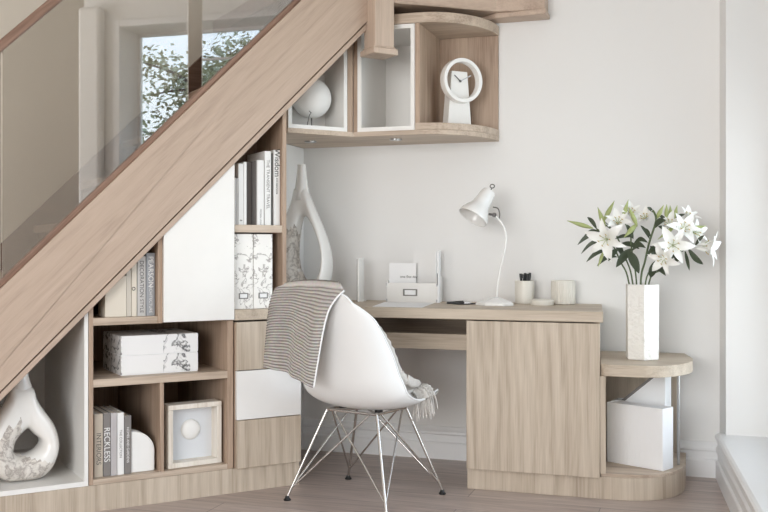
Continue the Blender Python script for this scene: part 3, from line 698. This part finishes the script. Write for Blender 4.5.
o = thing('pen_pot', 'narrow white ceramic pen pot with black pens on the desk', 'pot', WF, (-.741, 4.33, ZD))
MB().lathe([(.040, ZD), (.043, ZD+.003), (.044, ZD+.10), (.043, ZD+.104), (.039, ZD+.104), (.038, ZD+.02), (.0005, ZD+.018)], Matrix.Translation((-.741, 4.33, 0)), 36, True, False).build('body', M['cream'], o, smooth='auto')
for i, (dx, dy, tx, l) in enumerate(((-.016, .0, -.010, .13), (-.004, -.012, .002, .127), (.010, -.008, .012, .13), (.018, .008, .014, .134), (.0, .014, -.004, .132))):
    q = thing('pen', ['leftmost black pen standing in the pot', 'front black pen standing in the pot', 'black pen leaning right in the front of the pot', 'rightmost black pen standing in the pot', 'rear black pen standing in the pot'][i], 'pen', WF, (-.741+dx, 4.33+dy, ZD+.02), 'black pens in the pot')
    p0 = Vector((-.741+dx*.6, 4.33+dy*.6, ZD+.022)); p1 = Vector((-.741+dx+tx*.3, 4.33+dy, ZD+l+.006))
    MB().tube([p0, p0+(p1-p0)*.85], .0052, 10).build('barrel', M['black'], q)
    MB().tube([p0+(p1-p0)*.84, p1], [.0062, .0062], 10).build('cap', M['black'], q)
o = thing('jar_lid', 'flat round white dish lying on the desk in front of the ribbed jar', 'dish', WF, (-.648, 4.235, ZD))  # the jar's loose lid, lying flat
MB().lathe([(.049, ZD), (.051, ZD+.003), (.051, ZD+.020), (.048, ZD+.023), (.0005, ZD+.0235)], Matrix.Translation((-.648, 4.235, 0)), 40, True, False).build('disc', M['cream'], o, smooth='auto')
MB().lathe([(.044, ZD+.0238), (.044, ZD+.0255), (.0005, ZD+.0258)], Matrix.Translation((-.648, 4.235, 0)), 40, True, False).build('rim', M['cream'], o, smooth='auto')
o = thing('jar', 'wide white ribbed jar without lid near the right end of the desk', 'jar', WF, (-.568, 4.33, ZD))
jr = MB(); rows = []
for r, z in ((.046, 0), (.052, .003), (.053, .006), (.053, .098), (.052, .105), (.048, .107), (.047, .10), (.046, .012)):
    rows.append([(-.568+(r+(.0011*math.cos(30*2*PI*k/180) if .003 < z < .1 and r > .05 else 0))*math.cos(2*PI*k/180), 4.33+(r+(.0011*math.cos(30*2*PI*k/180) if .003 < z < .1 and r > .05 else 0))*math.sin(2*PI*k/180), ZD+z) for k in range(180)])
jr.grid(rows, True); jr.f.append(tuple(range(179, -1, -1))); jr.mi.append(0); jr.f.append(tuple(range(7*180, 8*180))); jr.mi.append(0)
jr.build('body', M['cream'], o, smooth='auto')

# organiser, cards, upright frame, paper
o = thing('desk_organiser', 'white desk file box with a metal label holder beside the wall', 'organiser', WF, (-1.27, 4.31, ZD))
MB().box(-1.376, -1.134, 4.265, 4.269, ZD, ZD+.090).box(-1.376, -1.372, 4.269, 4.36, ZD, ZD+.10).box(-1.138, -1.134, 4.269, 4.36, ZD, ZD+.12).box(-1.372, -1.138, 4.269, 4.36, ZD, ZD+.004).box(-1.372, -1.138, 4.356, 4.36, ZD+.004, ZD+.12).build('case', M['white'], o, bevel=.001)
c = -1.262; zc = ZD+.046
MB().box(c-.034, c+.034, 4.2615, 4.2648, zc-.016, zc-.011).box(c-.034, c+.034, 4.2615, 4.2648, zc+.011, zc+.016).box(c-.034, c-.027, 4.2615, 4.2648, zc-.011, zc+.011).box(c+.027, c+.034, 4.2615, 4.2648, zc-.011, zc+.011).build('label_holder', M['gunmetal'], o)
MB().box(c-.027, c+.027, 4.2635, 4.2648, zc-.011, zc+.011).build('label_card', M['paper'], o)
for x in (-1.3765, -1.1345):
    MB().box(x-.003, x+.003, 4.262, 4.275, ZD+.075, ZD+.088).box(x-.003, x+.003, 4.262, 4.275, ZD+.002, ZD+.015).build('corner_cap', M['steel'], o)
o = thing('card', 'short white card with small grey lettering standing in the desk file box', 'card', WF, (-1.31, 4.285, ZD+.005))
MB().box(-1.370, -1.240, 4.284, 4.288, ZD+.0055, ZD+.182).build('sheet', M['paper'], o)
text('one fine day', .017, Matrix.Translation((-1.275, 4.2835, ZD+.118)) @ Matrix.Rotation(R(90), 4, 'X'), M['charcoal'], o, 'lettering', align='CENTER')
o = thing('notebook', 'tall white notebook standing upright at the back of the desk file box', 'notebook', WF, (-1.2, 4.32, ZD+.005))
MB().box(-1.262, -1.150, 4.312, 4.314, ZD+.0055, ZD+.24).box(-1.262, -1.150, 4.328, 4.330, ZD+.0055, ZD+.24).box(-1.262, -1.259, 4.314, 4.328, ZD+.0055, ZD+.24).build('cover', M['bwhite'], o)
MB().box(-1.259, -1.152, 4.3145, 4.3275, ZD+.007, ZD+.237).build('pages', M['paper'], o)
o = thing('acrylic_panel', 'slim tall white panel standing at the right of the file box', 'panel', WF, (-1.127, 4.31, ZD))
MB().box(-1.1325, -1.125, 4.262, 4.295, ZD, ZD+.24).build('panel', M['paper'], o, bevel=.001)
MB().box(-1.1328, -1.1298, 4.2605, 4.2618, ZD+.08, ZD+.135).build('clip', M['charcoal'], o)
o = thing('photo_frame', 'thin upright white photo frame seen edge-on behind the chair back', 'picture frame', WF, (-1.515, 4.28, ZD))
MB().box(-1.5175, -1.5145, 4.245, 4.315, ZD, ZD+.20).build('frame', M['dgrey'], o)
MB().box(-1.5144, -1.506, 4.243, 4.317, ZD, ZD+.202).box(-1.506, -1.492, 4.26, 4.31, ZD, ZD+.006).build('back_board', M['white'], o, bevel=.001)
pp = MB().pxy([(-1.318, 3.885), (-1.378, 4.235), (-1.140, 4.248), (-1.098, 3.885)], ZD+.0003, ZD+.0015)
tag(pp.build('paper_sheet', M['paper'], None), 'blank white sheet of paper lying on the desk in front of the file box', 'paper')

# ------------------------------------------------------------------ box files on the low shelf
m_lin, nt, b = newmat('white_linen'); b.inputs['Base Color'].default_value = (*s2l((243, 243, 244)), 1); b.inputs['Roughness'].default_value = .6
tc = nt.nodes.new('ShaderNodeTexCoord'); mp = nt.nodes.new('ShaderNodeMapping'); mp.inputs['Scale'].default_value = (220, 220, 8)
nz = nt.nodes.new('ShaderNodeTexNoise'); nz.inputs['Scale'].default_value = 1.2; bp = nt.nodes.new('ShaderNodeBump'); bp.inputs['Strength'].default_value = .6; bp.inputs['Distance'].default_value = .004
nt.links.new(tc.outputs['Object'], mp.inputs[0]); nt.links.new(mp.outputs[0], nz.inputs['Vector']); nt.links.new(nz.outputs['Fac'], bp.inputs['Height']); nt.links.new(bp.outputs['Normal'], b.inputs['Normal'])
def boxfile(par, M4, w, d, h, cut=None):
    t = .004
    def face(y0, y1):
        poly = [(0, 0), (w, 0), (w, h), (0, h)] if not cut else [(0, 0), (w, 0), (w, h), (w-.05, h), (cut[0], cut[1]), (0, cut[1])]
        return poly, y0, y1
    mb = MB()
    for y0, y1 in ((0, t), (d-t, d)):
        poly, a, bb_ = face(y0, y1); q = MB().pxz(poly, a, bb_); mb.add([M4 @ Vector(v) for v in q.v], q.f)
    mb.box(w-t, w, t, d-t, 0, h, M4).box(0, t, t, d-t, 0, h if not cut else cut[1], M4).box(t, w-t, t, d-t, 0, t, M4)
    return mb
A = R(-30)
o = thing('box_file', 'white linen textured box file at the front of the low rounded shelf', 'box file', WF, (-.22, 4.03, .1035))
# long side from the left panel towards the front right
dirv = Vector((-.137-(-.338), 3.972-4.075, 0)); ang = math.atan2(dirv.y, dirv.x)
M4 = Matrix.Translation((-.357, 4.088, .1035)) @ Matrix.Rotation(ang, 4, 'Z')
boxfile(o, M4, .256, .085, .248).build('case', m_lin, o, bevel=.004, seg=3)
MB().box(.006, .25, .008, .077, .240, .246, M4).build('lid', m_lin, o)
o = thing('magazine_file', 'white magazine file with a slanted cut standing behind the box file', 'magazine file', WF, (-.18, 4.15, .1035))
M5 = Matrix.Translation((-.350, 4.225, .1035)) @ Matrix.Rotation(R(-14), 4, 'Z')
boxfile(o, M5, .232, .09, .350, (.055, .235)).build('case', M['paper'], o, bevel=.002)
sl = MB().pxz([(.058, .236), (.184, .345), (.184, .358), (.040, .236)], -.001, .091)
MB().add([M5 @ Vector(v) for v in sl.v], sl.f).build('shaded_opening', M['dgrey'], o)  # grey strip over the slant, painting in the shaded inside of the file

# ------------------------------------------------------------------ faceted vase and lilies
VX, VY, VZ = -.214, 4.09, .5355
o = thing('faceted_vase', 'tall white faceted vase with lilies on the low rounded shelf', 'vase', WF, (VX, VY, VZ))
ra = R(40)
def ring6(r, z, n=6, rr=ra): return [(VX+r*math.cos(rr+2*PI*k/n), VY+r*math.sin(rr+2*PI*k/n), z) for k in range(n)]
vs = ring6(.067, VZ)+ring6(.0705, VZ+.004)+ring6(.0725, VZ+.308)+ring6(.068, VZ+.308)+ring6(.063, VZ+.02)
fs = [tuple(range(5, -1, -1)), tuple(range(24, 30))]
for r in range(4):
    for i in range(6): fs.append((r*6+i, r*6+(i+1) % 6, (r+1)*6+(i+1) % 6, (r+1)*6+i))
mvase = plain('embossed_white', (243, 241, 236), .5, noise=.02, nscale=55, bump=.9)
MB().add(vs, fs).build('body', mvase, o, bevel=.001)

ZR = VZ+.308
def lily_petal(mb, c, d, up, L_, W_, curl=.5):
    """one petal from c, leaving along d and curling away from up"""
    d = d.normalized(); side = d.cross(up).normalized(); nrm = side.cross(d).normalized()
    rows = []
    for i in range(9):
        t = i/8; wv = W_*math.sin(PI*min(1, (t*.93+.07)))**.8*(1 if t < .98 else .1)
        p = c + d*(L_*(t-.15*curl*t*t)) + nrm*(L_*(.22*math.sin(t*PI*.55) - curl*t**3*.75))
        rows.append([p - side*wv + nrm*.18*wv, p - side*wv*.5 - nrm*.02*wv, p-nrm*.10*wv, p + side*wv*.5 - nrm*.02*wv, p + side*wv + nrm*.18*wv])
    mb.grid(rows)
def flower(par, c, ax, size, open_=1.0, curl=.5):
    ax = ax.normalized(); a = ax.orthogonal().normalized(); b_ = ax.cross(a)
    mb = MB(); ph = random.random()
    for k in range(6):
        q = 2*PI*(k/6+ph); rad = a*math.cos(q)+b_*math.sin(q)
        lily_petal(mb, c, rad*open_+ax*(1.15-open_*.72), ax, size*(1.15 if k % 2 else 1.08), size*(.23 if k % 2 else .17), curl)
    fl = mb.build('flower', M['petal'], par, smooth=True)
    sm = MB()
    for k in range(6):
        q = 2*PI*(k/6+ph+.08); rad = a*math.cos(q)+b_*math.sin(q)
        sm.tube(smoothline([c, c+ax*size*.3+rad*size*.08, c+ax*size*.52+rad*size*.26], 3), .0012, 5)
    sm.build('filaments', M['bud'], fl, smooth=True, local=False)
    an = MB()
    for k in range(6):
        q = 2*PI*(k/6+ph+.08); rad = a*math.cos(q)+b_*math.sin(q); e = c+ax*size*.52+rad*size*.26
        an.tube([e-b_*.005, e, e+b_*.005], [.0008, .0022, .0008], 5)
    an.build('anthers', M['anther'], fl)
def bud(par, p0, p1, r):
    p0 = Vector(p0); p1 = Vector(p1)
    pr_ = [.18, .55, .85, 1, .95, .8, .55, .3, .08]
    MB().tube([p0+(p1-p0)*i/8 for i in range(9)], [r*x for x in pr_], 12).build('bud', M['bud'], par, smooth=True)
def leaf(par, p0, p1, w, sag=.1):
    p0 = Vector(p0); p1 = Vector(p1); d = p1-p0; L_ = d.length
    view = Vector((.2, -1, .25)); side = d.cross(view).normalized(); n_ = side.cross(d).normalized()
    rows = []
    for i in range(9):
        t = i/8; wv = w*math.sin(PI*min(1, t*.96+.03))**.75
        p = p0+d*t+Vector((0, 0, 1))*L_*sag*math.sin(PI*t)
        rows.append([p-side*wv+n_*wv*.25, p-n_*wv*.05, p+side*wv+n_*wv*.25])
    MB().grid(rows).build('leaf', M['leaf'], par, smooth=True)
PX = .00415
def at(px, py, dy=0):      # offsets laid out round the vase axis
    return Vector((VX+(px-642)*PX*1.04, VY+dy, ZR-(py-285)*PX))
def lstem(lb, pts, r=.0032):
    o = thing('lily_stem', lb, 'lily', WF, (VX, VY, VZ+.02), 'lilies in the faceted vase')
    base = Vector((VX+(pts[0][0]-642)*PX*.5, VY+pts[0][2]*.5, VZ+.03))
    MB().tube(smoothline([base]+[at(*p) for p in pts], 6), r, 8).build('stem', M['stemg'], o, smooth=True)
    return o
def stalk(par, a, b_, r=.0018):
    MB().tube(smoothline([a, (a+b_)/2+Vector((0, 0, .006)), b_], 4), r, 6).build('stalk', M['stemg'], par, smooth=True)
o = lstem('lily stem with the big open bloom at the left of the bouquet', [(630, 284, -.02), (622, 262, -.03), (612, 240, -.04), (600, 230, -.03)])
flower(o, at(611, 240, -.055), Vector((-.25, -1, -.15)), .092, 1.0, .55)
bud(o, at(597, 229.5, -.03), at(572, 221.5, -.04), .0095)
leaf(o, at(604, 236, -.06), at(583, 246, -.07), .010, .18); leaf(o, at(607, 243, -.05), at(586, 255, -.06), .008, .2); leaf(o, at(610, 252, -.04), at(591, 263, -.06), .009, .15); leaf(o, at(619, 258, -.03), at(601, 267, -.06), .010, .2); leaf(o, at(600, 230, -.03), at(591, 218, -.02), .009)
bud(o, at(607, 252, -.05), at(602, 268, -.06), .007); leaf(o, at(620, 250, -.04), at(612, 262, -.08), .011, .1); leaf(o, at(603, 233, -.03), at(588, 238, -.05), .007, .2)
o = lstem('lily stem with a white bloom below two upright buds on the left', [(633, 284, .01), (626, 258, .01), (617, 235, .0), (608, 226, -.01)])
flower(o, at(619, 226, -.01), Vector((.15, -.8, .55)), .066, .8, .3)
bud(o, at(608, 229, -.02), at(600.5, 208, -.01), .0105); bud(o, at(606, 222, .0), at(616, 201.5, .01), .010)
stalk(o, at(617, 235, 0), at(606, 222, 0))
leaf(o, at(622, 245, -.01), at(640, 250, -.05), .011, .1); leaf(o, at(627, 262, 0), at(615, 243, -.04), .010)
o = lstem('lily stem with three green buds and a broad leaf in the middle left', [(637, 284, -.02), (634, 260, -.03), (632, 240, -.03), (636, 229, -.03)])
bud(o, at(638, 228, -.04), at(630.5, 209, -.05), .0095); bud(o, at(624, 220, -.01), at(629.5, 201, -.02), .009); bud(o, at(638, 225, -.03), at(626, 239, -.07), .011)
stalk(o, at(632, 240, -.03), at(624, 220, -.01))
leaf(o, at(630, 252, -.05), at(640, 274, -.08), .019, .05); leaf(o, at(634, 246, -.03), at(648, 244, -.07), .010, .25); leaf(o, at(632, 250, -.03), at(619, 268, -.07), .016, .05); leaf(o, at(633, 252, -.04), at(646, 249, -.07), .012, .3)
leaf(o, at(634, 240, -.03), at(628, 226, -.04), .010); leaf(o, at(633, 238, -.04), at(618, 240, -.06), .008)
flower(o, at(630, 217, .02), Vector((.2, -.6, .7)), .060, .75, .3)
o = lstem('tall straight lily stem in the centre with a small white bloom', [(641, 284, -.03), (645, 262, -.03), (649, 243, -.03), (655, 222, -.03), (652, 212, -.02)], .0042)
flower(o, at(646, 222, .01), Vector((-.3, -.7, .6)), .058, .7, .2)
bud(o, at(655, 221, -.02), at(662, 207, -.03), .0095)
leaf(o, at(653, 230, -.03), at(664, 222, -.06), .012, .2); leaf(o, at(649, 240, -.03), at(641, 227, -.04), .007, .1); leaf(o, at(650, 238, -.03), at(643, 230, -.06), .009); leaf(o, at(652, 214, -.02), at(647, 209, -.03), .007)
o = lstem('lily stem with the cluster of open blooms right of the centre', [(645, 284, .0), (655, 265, .0), (664, 248, .0), (668, 232, .0), (668, 222, 0)])
flower(o, at(670, 246, -.05), Vector((.1, -1, -.1)), .086, 1.0, .5); flower(o, at(678, 232, -.02), Vector((.35, -.85, .35)), .076, .9, .45); flower(o, at(668, 229, .0), Vector((-.2, -.7, .6)), .066, .8, .3)
flower(o, at(664, 258, -.06), Vector((-.35, -.9, -.3)), .074, .9, .5); flower(o, at(681, 222, .02), Vector((.5, -.4, .7)), .062, .7, .3)
bud(o, at(664, 221, .0), at(664.5, 206, .0), .009); bud(o, at(668, 221, .01), at(667.5, 207, .01), .008); bud(o, at(671, 222, .0), at(674, 207, .0), .0085); bud(o, at(673, 227, -.03), at(657, 241, -.09), .0085) 
leaf(o, at(656, 262, -.01), at(650, 247, -.05), .013, .05); leaf(o, at(664, 250, 0), at(653, 254, -.05), .012, .2); leaf(o, at(651, 274, -.01), at(664, 276, -.06), .015, .35); leaf(o, at(650, 278, -.01), at(654, 262, -.06), .016, 0)
leaf(o, at(668, 224, 0), at(681, 216, -.01), .008)
leaf(o, at(668, 236, 0), at(657, 228, -.05), .010, .1); leaf(o, at(660, 255, -.02), at(676, 262, -.07), .010, .2); leaf(o, at(662, 250, -.02), at(646, 258, -.07), .010, .25); leaf(o, at(667, 228, 0), at(657, 216, -.01), .008, .1)
o = lstem('lily stem with the sideways trumpet bloom at the far right', [(648, 284, .02), (660, 270, .02), (672, 256, .01), (684, 246, .0), (690, 246, -.01)])
flower(o, at(689, 247, -.01), Vector((1, -.25, -.12)), .110, .42, .62)
flower(o, at(686, 236, .02), Vector((.6, -.5, .3)), .070, .75, .4)
bud(o, at(683, 231, .0), at(700, 227.5, .01), .009)
leaf(o, at(684, 250, -.02), at(697, 265, -.04), .012, -.1); leaf(o, at(681, 252, -.01), at(685, 271, -.04), .007, .0); leaf(o, at(690, 247, -.02), at(698, 237, -.03), .007); leaf(o, at(672, 256, -.01), at(674, 266, -.05), .007); leaf(o, at(686, 246, -.02), at(678, 253, -.05), .009)

# ------------------------------------------------------------------ shell chair on a wire base
CHR = thing('shell_chair', 'white moulded shell chair on a chrome wire base in front of the desk', 'chair', WF, (-1.254, 3.6135, 0), rz=R(-15))
yz = [(.228, .378), (.212, .396), (.13, .382), (.04, .362), (-.055, .362), (-.138, .390), (-.188, .458), (-.212, .555), (-.236, .65), (-.258, .742), (-.276, .826)]
hw = [.165, .207, .226, .236, .242, .242, .232, .214, .190, .160, .108]
lf = [.012, .022, .030, .040, .060, .082, .092, .085, .070, .048, .022]
YT = [p[0] for p in yz]; ZTb = [p[1] for p in yz]
def shell(u, v):
    y = interp(YT, v); z = interp(ZTb, v); w_ = interp(hw, v); l_ = interp(lf, v)
    e = .001; ty = interp(YT, min(1, v+e))-interp(YT, max(0, v-e)); tz = interp(ZTb, min(1, v+e))-interp(ZTb, max(0, v-e))
    ln = math.hypot(ty, tz) or 1; ny, nz_ = tz/ln, -ty/ln      # points into the scoop
    au = abs(u)
    if v > .86:                                                # rounded top corners
        k = (v-.86)/.14
        z -= .045*k*au**3.0
    if v < .1:
        k = (.1-v)/.1; y -= .03*k*au**3
    lift = l_*(au**2.3)
    return Vector((math.sin(min(1, au)*1.25)/math.sin(1.25)*w_*math.copysign(1, u), y+ny*lift, z+nz_*lift))
rows = [[shell(-1+2*j/32, i/48) for j in range(33)] for i in range(49)]
sh_ = MB().grid(rows).build('shell', M['shell'], CHR, smooth=True, solid=.006, local=True)
rim = [shell(-1, i/48) for i in range(49)]+[shell(-1+2*j/32, 1) for j in range(1, 33)]+[shell(1, i/48) for i in range(47, -1, -1)]+[shell(1-2*j/32, 0) for j in range(1, 32)]
rim.append(rim[0])
MB().tube(rim, .0046, 8, False).build('rim', M['shell'], sh_, smooth=True, local=True)
feet = [(-.232, -.208), (.232, -.208), (.232, .208), (-.232, .208)]
tops = [(-.118, -.098), (.118, -.098), (.118, .115), (-.118, .115)]
ZK = .352
for i in range(4):
    f = Vector((*feet[i], .012)); t = Vector((*tops[i], ZK))
    lg_ = MB().tube([f, t], .0056, 12).build('leg', M['chrome'], CHR, smooth='auto', local=True)
    MB().lathe([(.014, .0), (.015, .003), (.009, .010), (.007, .018)], Matrix.Translation((*feet[i], 0)), 20).build('glide', M['black'], lg_, smooth='auto', local=True)
    j = f+(t-f)*.10
    for k in ((i+1) % 4, (i-1) % 4):
        t2 = Vector((*tops[k], ZK))
        MB().tube([j, t+(t2-t)*.86+Vector((0, 0, -.002))], .0038, 10).build('brace', M['chrome'], CHR, smooth='auto', local=True)
tf = MB()
tq = [Vector((*p, ZK)) for p in tops]
for i in range(4): tf.tube([tq[i], tq[(i+1) % 4]], .0056, 10)
tf.tube([tq[0], tq[2]], .0045, 8).tube([tq[1], tq[3]], .0045, 8)
tf.build('top_frame', M['chrome'], CHR, smooth='auto', local=True)
for x in (-.085, .085):
    for y in (-.035, .05): MB().lathe([(.016, ZK-.002), (.016, ZK+.012)], Matrix.Translation((x, y, 0)), 14).build('shock_mount', M['black'], CHR, local=True)

# ------------------------------------------------------------------ throw over the chair
TH = thing('throw_blanket', 'grey ribbed throw with a fringe draped over the white chair', 'throw', WF, (-1.254, 3.6135, 0), rz=R(-15))
def nrm(u, v):
    a = shell(u+.01, v)-shell(u-.01, v); b_ = shell(u, min(1, v+.01))-shell(u, max(0, v-.01)); n_ = a.cross(b_).normalized()
    return n_
# outer hanging panel: rows down from the top rim; columns from its left edge to its right edge
NU, NV = 40, 150
def panel(uu, t):
    """uu 0 left .. 1 right, t 0 at the rim .. 1 at the lower hem (outside of the back)"""
    xr = -.222+uu*.265
    top = Vector((xr, -.296+.012*math.sin(uu*PI)+.012*uu**3, .842-.010*(1-uu)**3-.012*uu**4))
    xb = xr - t*(.020+.045*uu) + .040*math.exp(-t*7)*uu**2.5
    fold = (.012*math.sin(uu*8.5+t*1.6)+.006*math.sin(uu*17-t*2))*min(1, t*2.5)
    L_ = .300+.062*uu
    drop = L_*t - .012*math.sin(t*PI)*math.sin(uu*6)
    out = .024*math.sin(min(1, t*4)*PI/2)+fold+.014*t-.03*math.exp(-t*8)*uu**2.5*.5
    return Vector((xb, top.y-out, top.z-drop+.004))
NR = 30
rows = []; uvs = []
def inside(uu, t):
    """goes over the rim and down the inside of the back, across the seat to the right front corner"""
    path = [(-.35, 1.0), (.0, .9), (.34, .74), (.58, .58), (.76, .44), (.88, .34), (.96, .28)]
    us = [p[0] for p in path]; vs_ = [p[1] for p in path]
    u = interp(us, t); v = interp(vs_, t)
    du = (uu-.5)*(1.05+.9*min(1, t*4)-1.15*t); dv = (uu-.5)*(-.0-.10*t)
    u2 = max(-.98, min(1.0, u+du)); v2 = max(.03, min(1, v+dv))
    n_ = nrm(max(-.95, min(.95, u2)), v2)
    if n_.y < 0 and v2 > .5: n_ = -n_
    if n_.z < 0 and v2 <= .5: n_ = -n_
    rise = .014+.010*math.sin(uu*14)*math.sin(t*PI)+.055*max(0, math.sin(PI*min(1, max(0, (t-.12)/.88)))**.8)*max(0, uu-.3)+.022*t+.018*max(0, t-.7)/.3
    g = max(0, min(1, (uu-.55)/.4))*math.sin(PI*min(1, max(0, (t-.14)/.86)))**.7
    return shell(u2, v2)+n_*rise+Vector((.046, -.004, .030))*g
for i in range(NV+1):
    t = 1-i/NV; rows.append([panel(j/NU, t) for j in range(NU+1)]); uvs.append([(j/NU, t*NR+.06*math.sin(j*.5)) for j in range(NU+1)])
for i in range(1, 7):      # bridge over the rim
    f = i/7; r_ = []
    for j in range(NU+1):
        a, b_ = panel(j/NU, 0), inside(j/NU, .02)
        r_.append(a.lerp(b_, f)+Vector((0, 0, .034*math.sin(PI*f))))
    rows.append(r_); uvs.append([(j/NU, -f*2.5) for j in range(NU+1)])
for i in range(61):
    t = .02+.98*i/60; rows.append([inside(j/NU, t) for j in range(NU+1)]); uvs.append([(j/NU, -2.5-i*.55) for j in range(NU+1)])
# end hanging over the right front edge
last = rows[-1]; prev = rows[-1]
tipc = sum(last, Vector())/len(last)
for i in range(1, 13):
    f = i/12; r_ = []
    for j in range(NU+1):
        p = last[j]; q = tipc.lerp(p, .9)
        r_.append(Vector((q.x+.045*math.sin(f*PI/2)+.008*math.sin(j*.9)*f, q.y+.03*f+.006*math.cos(j*.7)*f, q.z+.012*math.sin(f*PI)-.035*f*f)))
    rows.append(r_); uvs.append([(j/NU, -36-i*.5) for j in range(NU+1)])
tm = MB().grid(rows); tm.mi = [0 if k//NU < NV+22 else 1 for k in range(len(tm.f))]; cloth = tm.build('cloth', [M['throw'], M['fringe']], TH, smooth=True, solid=.004, local=True)
me = cloth.data; uvl = me.uv_layers.new(name='UVMap'); flat = [x for r in uvs for x in r]
for lp_ in me.loops: uvl.data[lp_.index].uv = flat[lp_.vertex_index]
# ribs as relief
nrmv = [v.normal.copy() for v in me.vertices]
for i, v in enumerate(me.vertices):
    ph_ = (flat[i][1]) % 1.0
    v.co += nrmv[i]*(.0026*math.sin(2*PI*(ph_-.3)))
fr_ = MB(); last = rows[-1]
for k in range(34):
    p = last[min(NU, int(k*NU/33))]; q = p+Vector((random.uniform(-.012, .018), random.uniform(-.012, .012), 0))
    ln = random.uniform(.05, .085)
    fr_.tube(smoothline([p, p.lerp(q, .5)+Vector((0, 0, -ln*.4)), q+Vector((random.uniform(-.006, .006), 0, -ln))], 4), [.0022]*8+[.0030], 5)
fr_.build('fringe', M['fringe'], TH, smooth=True, local=True)
hem = MB().tube([panel(1, i/40)+Vector((.003, 0, 0)) for i in range(41)], .0035, 6).build('edge_stitch', M['paper'], TH, smooth=True, local=True)

# ------------------------------------------------------------------ garden tree outside the window
TREE = thing('tree', 'leafy green tree outside mirrored in the stair glass', 'tree', RF, (7.2, -5.3, -.4))
OFF[TREE] = Vector((7.2, -5.3, -.4))
tr = MB().tube(smoothline([(7.2, -5.3, -.4), (7.25, -5.25, 1.2), (7.15, -5.1, 2.2), (7.2, -5.0, 2.9)], 6), [.16-.005*i for i in range(19)], 10)
tr.build('trunk', plain('bark', (92, 82, 72), .9, noise=.2, nscale=12, bump=.5), TREE, smooth=True)
br = MB(); tips = []
for k in range(60):
    z = random.uniform(.6, 3.1); a = random.uniform(0, 2*PI); l = random.uniform(.7, 1.7)*(1 if z < 2.2 else .65)
    p0 = Vector((7.2, -5.0, z)); p2 = p0+Vector((math.cos(a)*l, math.sin(a)*l*1.25, random.uniform(.2, .8)))
    ln = smoothline([p0, (p0+p2)/2+Vector((0, 0, .15)), p2], 5); br.tube(ln, [.04-.0032*i for i in range(11)], 6); tips += ln[3:]
br.build('branches', plain('branch_bark', (84, 76, 68), .9), TREE, smooth=True)
lv = MB(); lv2 = MB()
for i in range(14000):
    c = random.choice(tips)+Vector((random.gauss(0, .17), random.gauss(0, .17), random.gauss(0, .15)))
    a = Vector((random.gauss(0, 1), random.gauss(0, 1), random.gauss(0, .6))).normalized(); b_ = a.orthogonal().normalized()
    s_ = random.uniform(.032, .062); (lv if i % 3 else lv2).add([c-a*s_, c+b_*s_*.5, c+a*s_, c-b_*s_*.5], [(0, 1, 2, 3)])
for mb_, c_ in ((lv, (140, 143, 104)), (lv2, (186, 188, 154))):
    f_ = mb_.build('foliage', plain('tree_leaf', c_, .6, noise=.2, nscale=5), TREE)
struct('lawn', MB().box(.55, 16, -14, 8, -.5, -.4), plain('grass_ground', (120, 132, 84), .9, noise=.2), RF)

# ------------------------------------------------------------------ light
w = bpy.data.worlds.new('sky'); SC.world = w; w.use_nodes = True; nt = w.node_tree
bg = nt.nodes['Background']; tc = nt.nodes.new('ShaderNodeTexCoord'); sx = nt.nodes.new('ShaderNodeSeparateXYZ')
rp = ramp(nt, [(0, (.75, .78, .80)), (.10, (.86, .92, .98)), (.45, (.50, .70, .95)), (1, (.35, .55, .9))])
nt.links.new(tc.outputs['Generated'], sx.inputs[0]); nt.links.new(sx.outputs['Z'], rp.inputs['Fac']); nt.links.new(rp.outputs['Color'], bg.inputs['Color'])
bg.inputs['Strength'].default_value = 2.4
def area(name, loc, tgt, sx_, sy_, power, col):
    l = bpy.data.lights.new(name, 'AREA'); l.shape = 'RECTANGLE'; l.size = sx_; l.size_y = sy_; l.energy = power; l.color = col
    o = bpy.data.objects.new(name, l); COL.objects.link(o); o.location = loc
    o.rotation_euler = (Vector(tgt)-Vector(loc)).to_track_quat('-Z', 'Y').to_euler(); return o
a0 = RF.w((.60, -1.2, .92)); a1 = RF.w((-2, -1.2, .90))
area('window_daylight', a0, a1, 2.1, 1.3, 31, (.88, .94, 1))
area('rear_fill_light', (-1.4, -2.36, 1.4), (-1.6, 3, 1.1), 3.2, 1.9, 155, (1, .985, .965))  # added fill lamp behind the camera, brightens the fronts

# ------------------------------------------------------------------ camera
cam = bpy.data.cameras.new('camera'); co = bpy.data.objects.new('camera', cam); COL.objects.link(co)
cam.sensor_width = 36; cam.lens = 960*36/768; cam.shift_y = -5/768; cam.clip_start = .02
co.location = (0, 0, .98); co.rotation_euler = (R(90), 0, R(18.05))
SC.camera = co
vs_ = SC.view_settings; vs_.view_transform = 'Standard'; vs_.look = 'None'; vs_.gamma = 1; vs_.use_curve_mapping = False; vs_.exposure = -.15
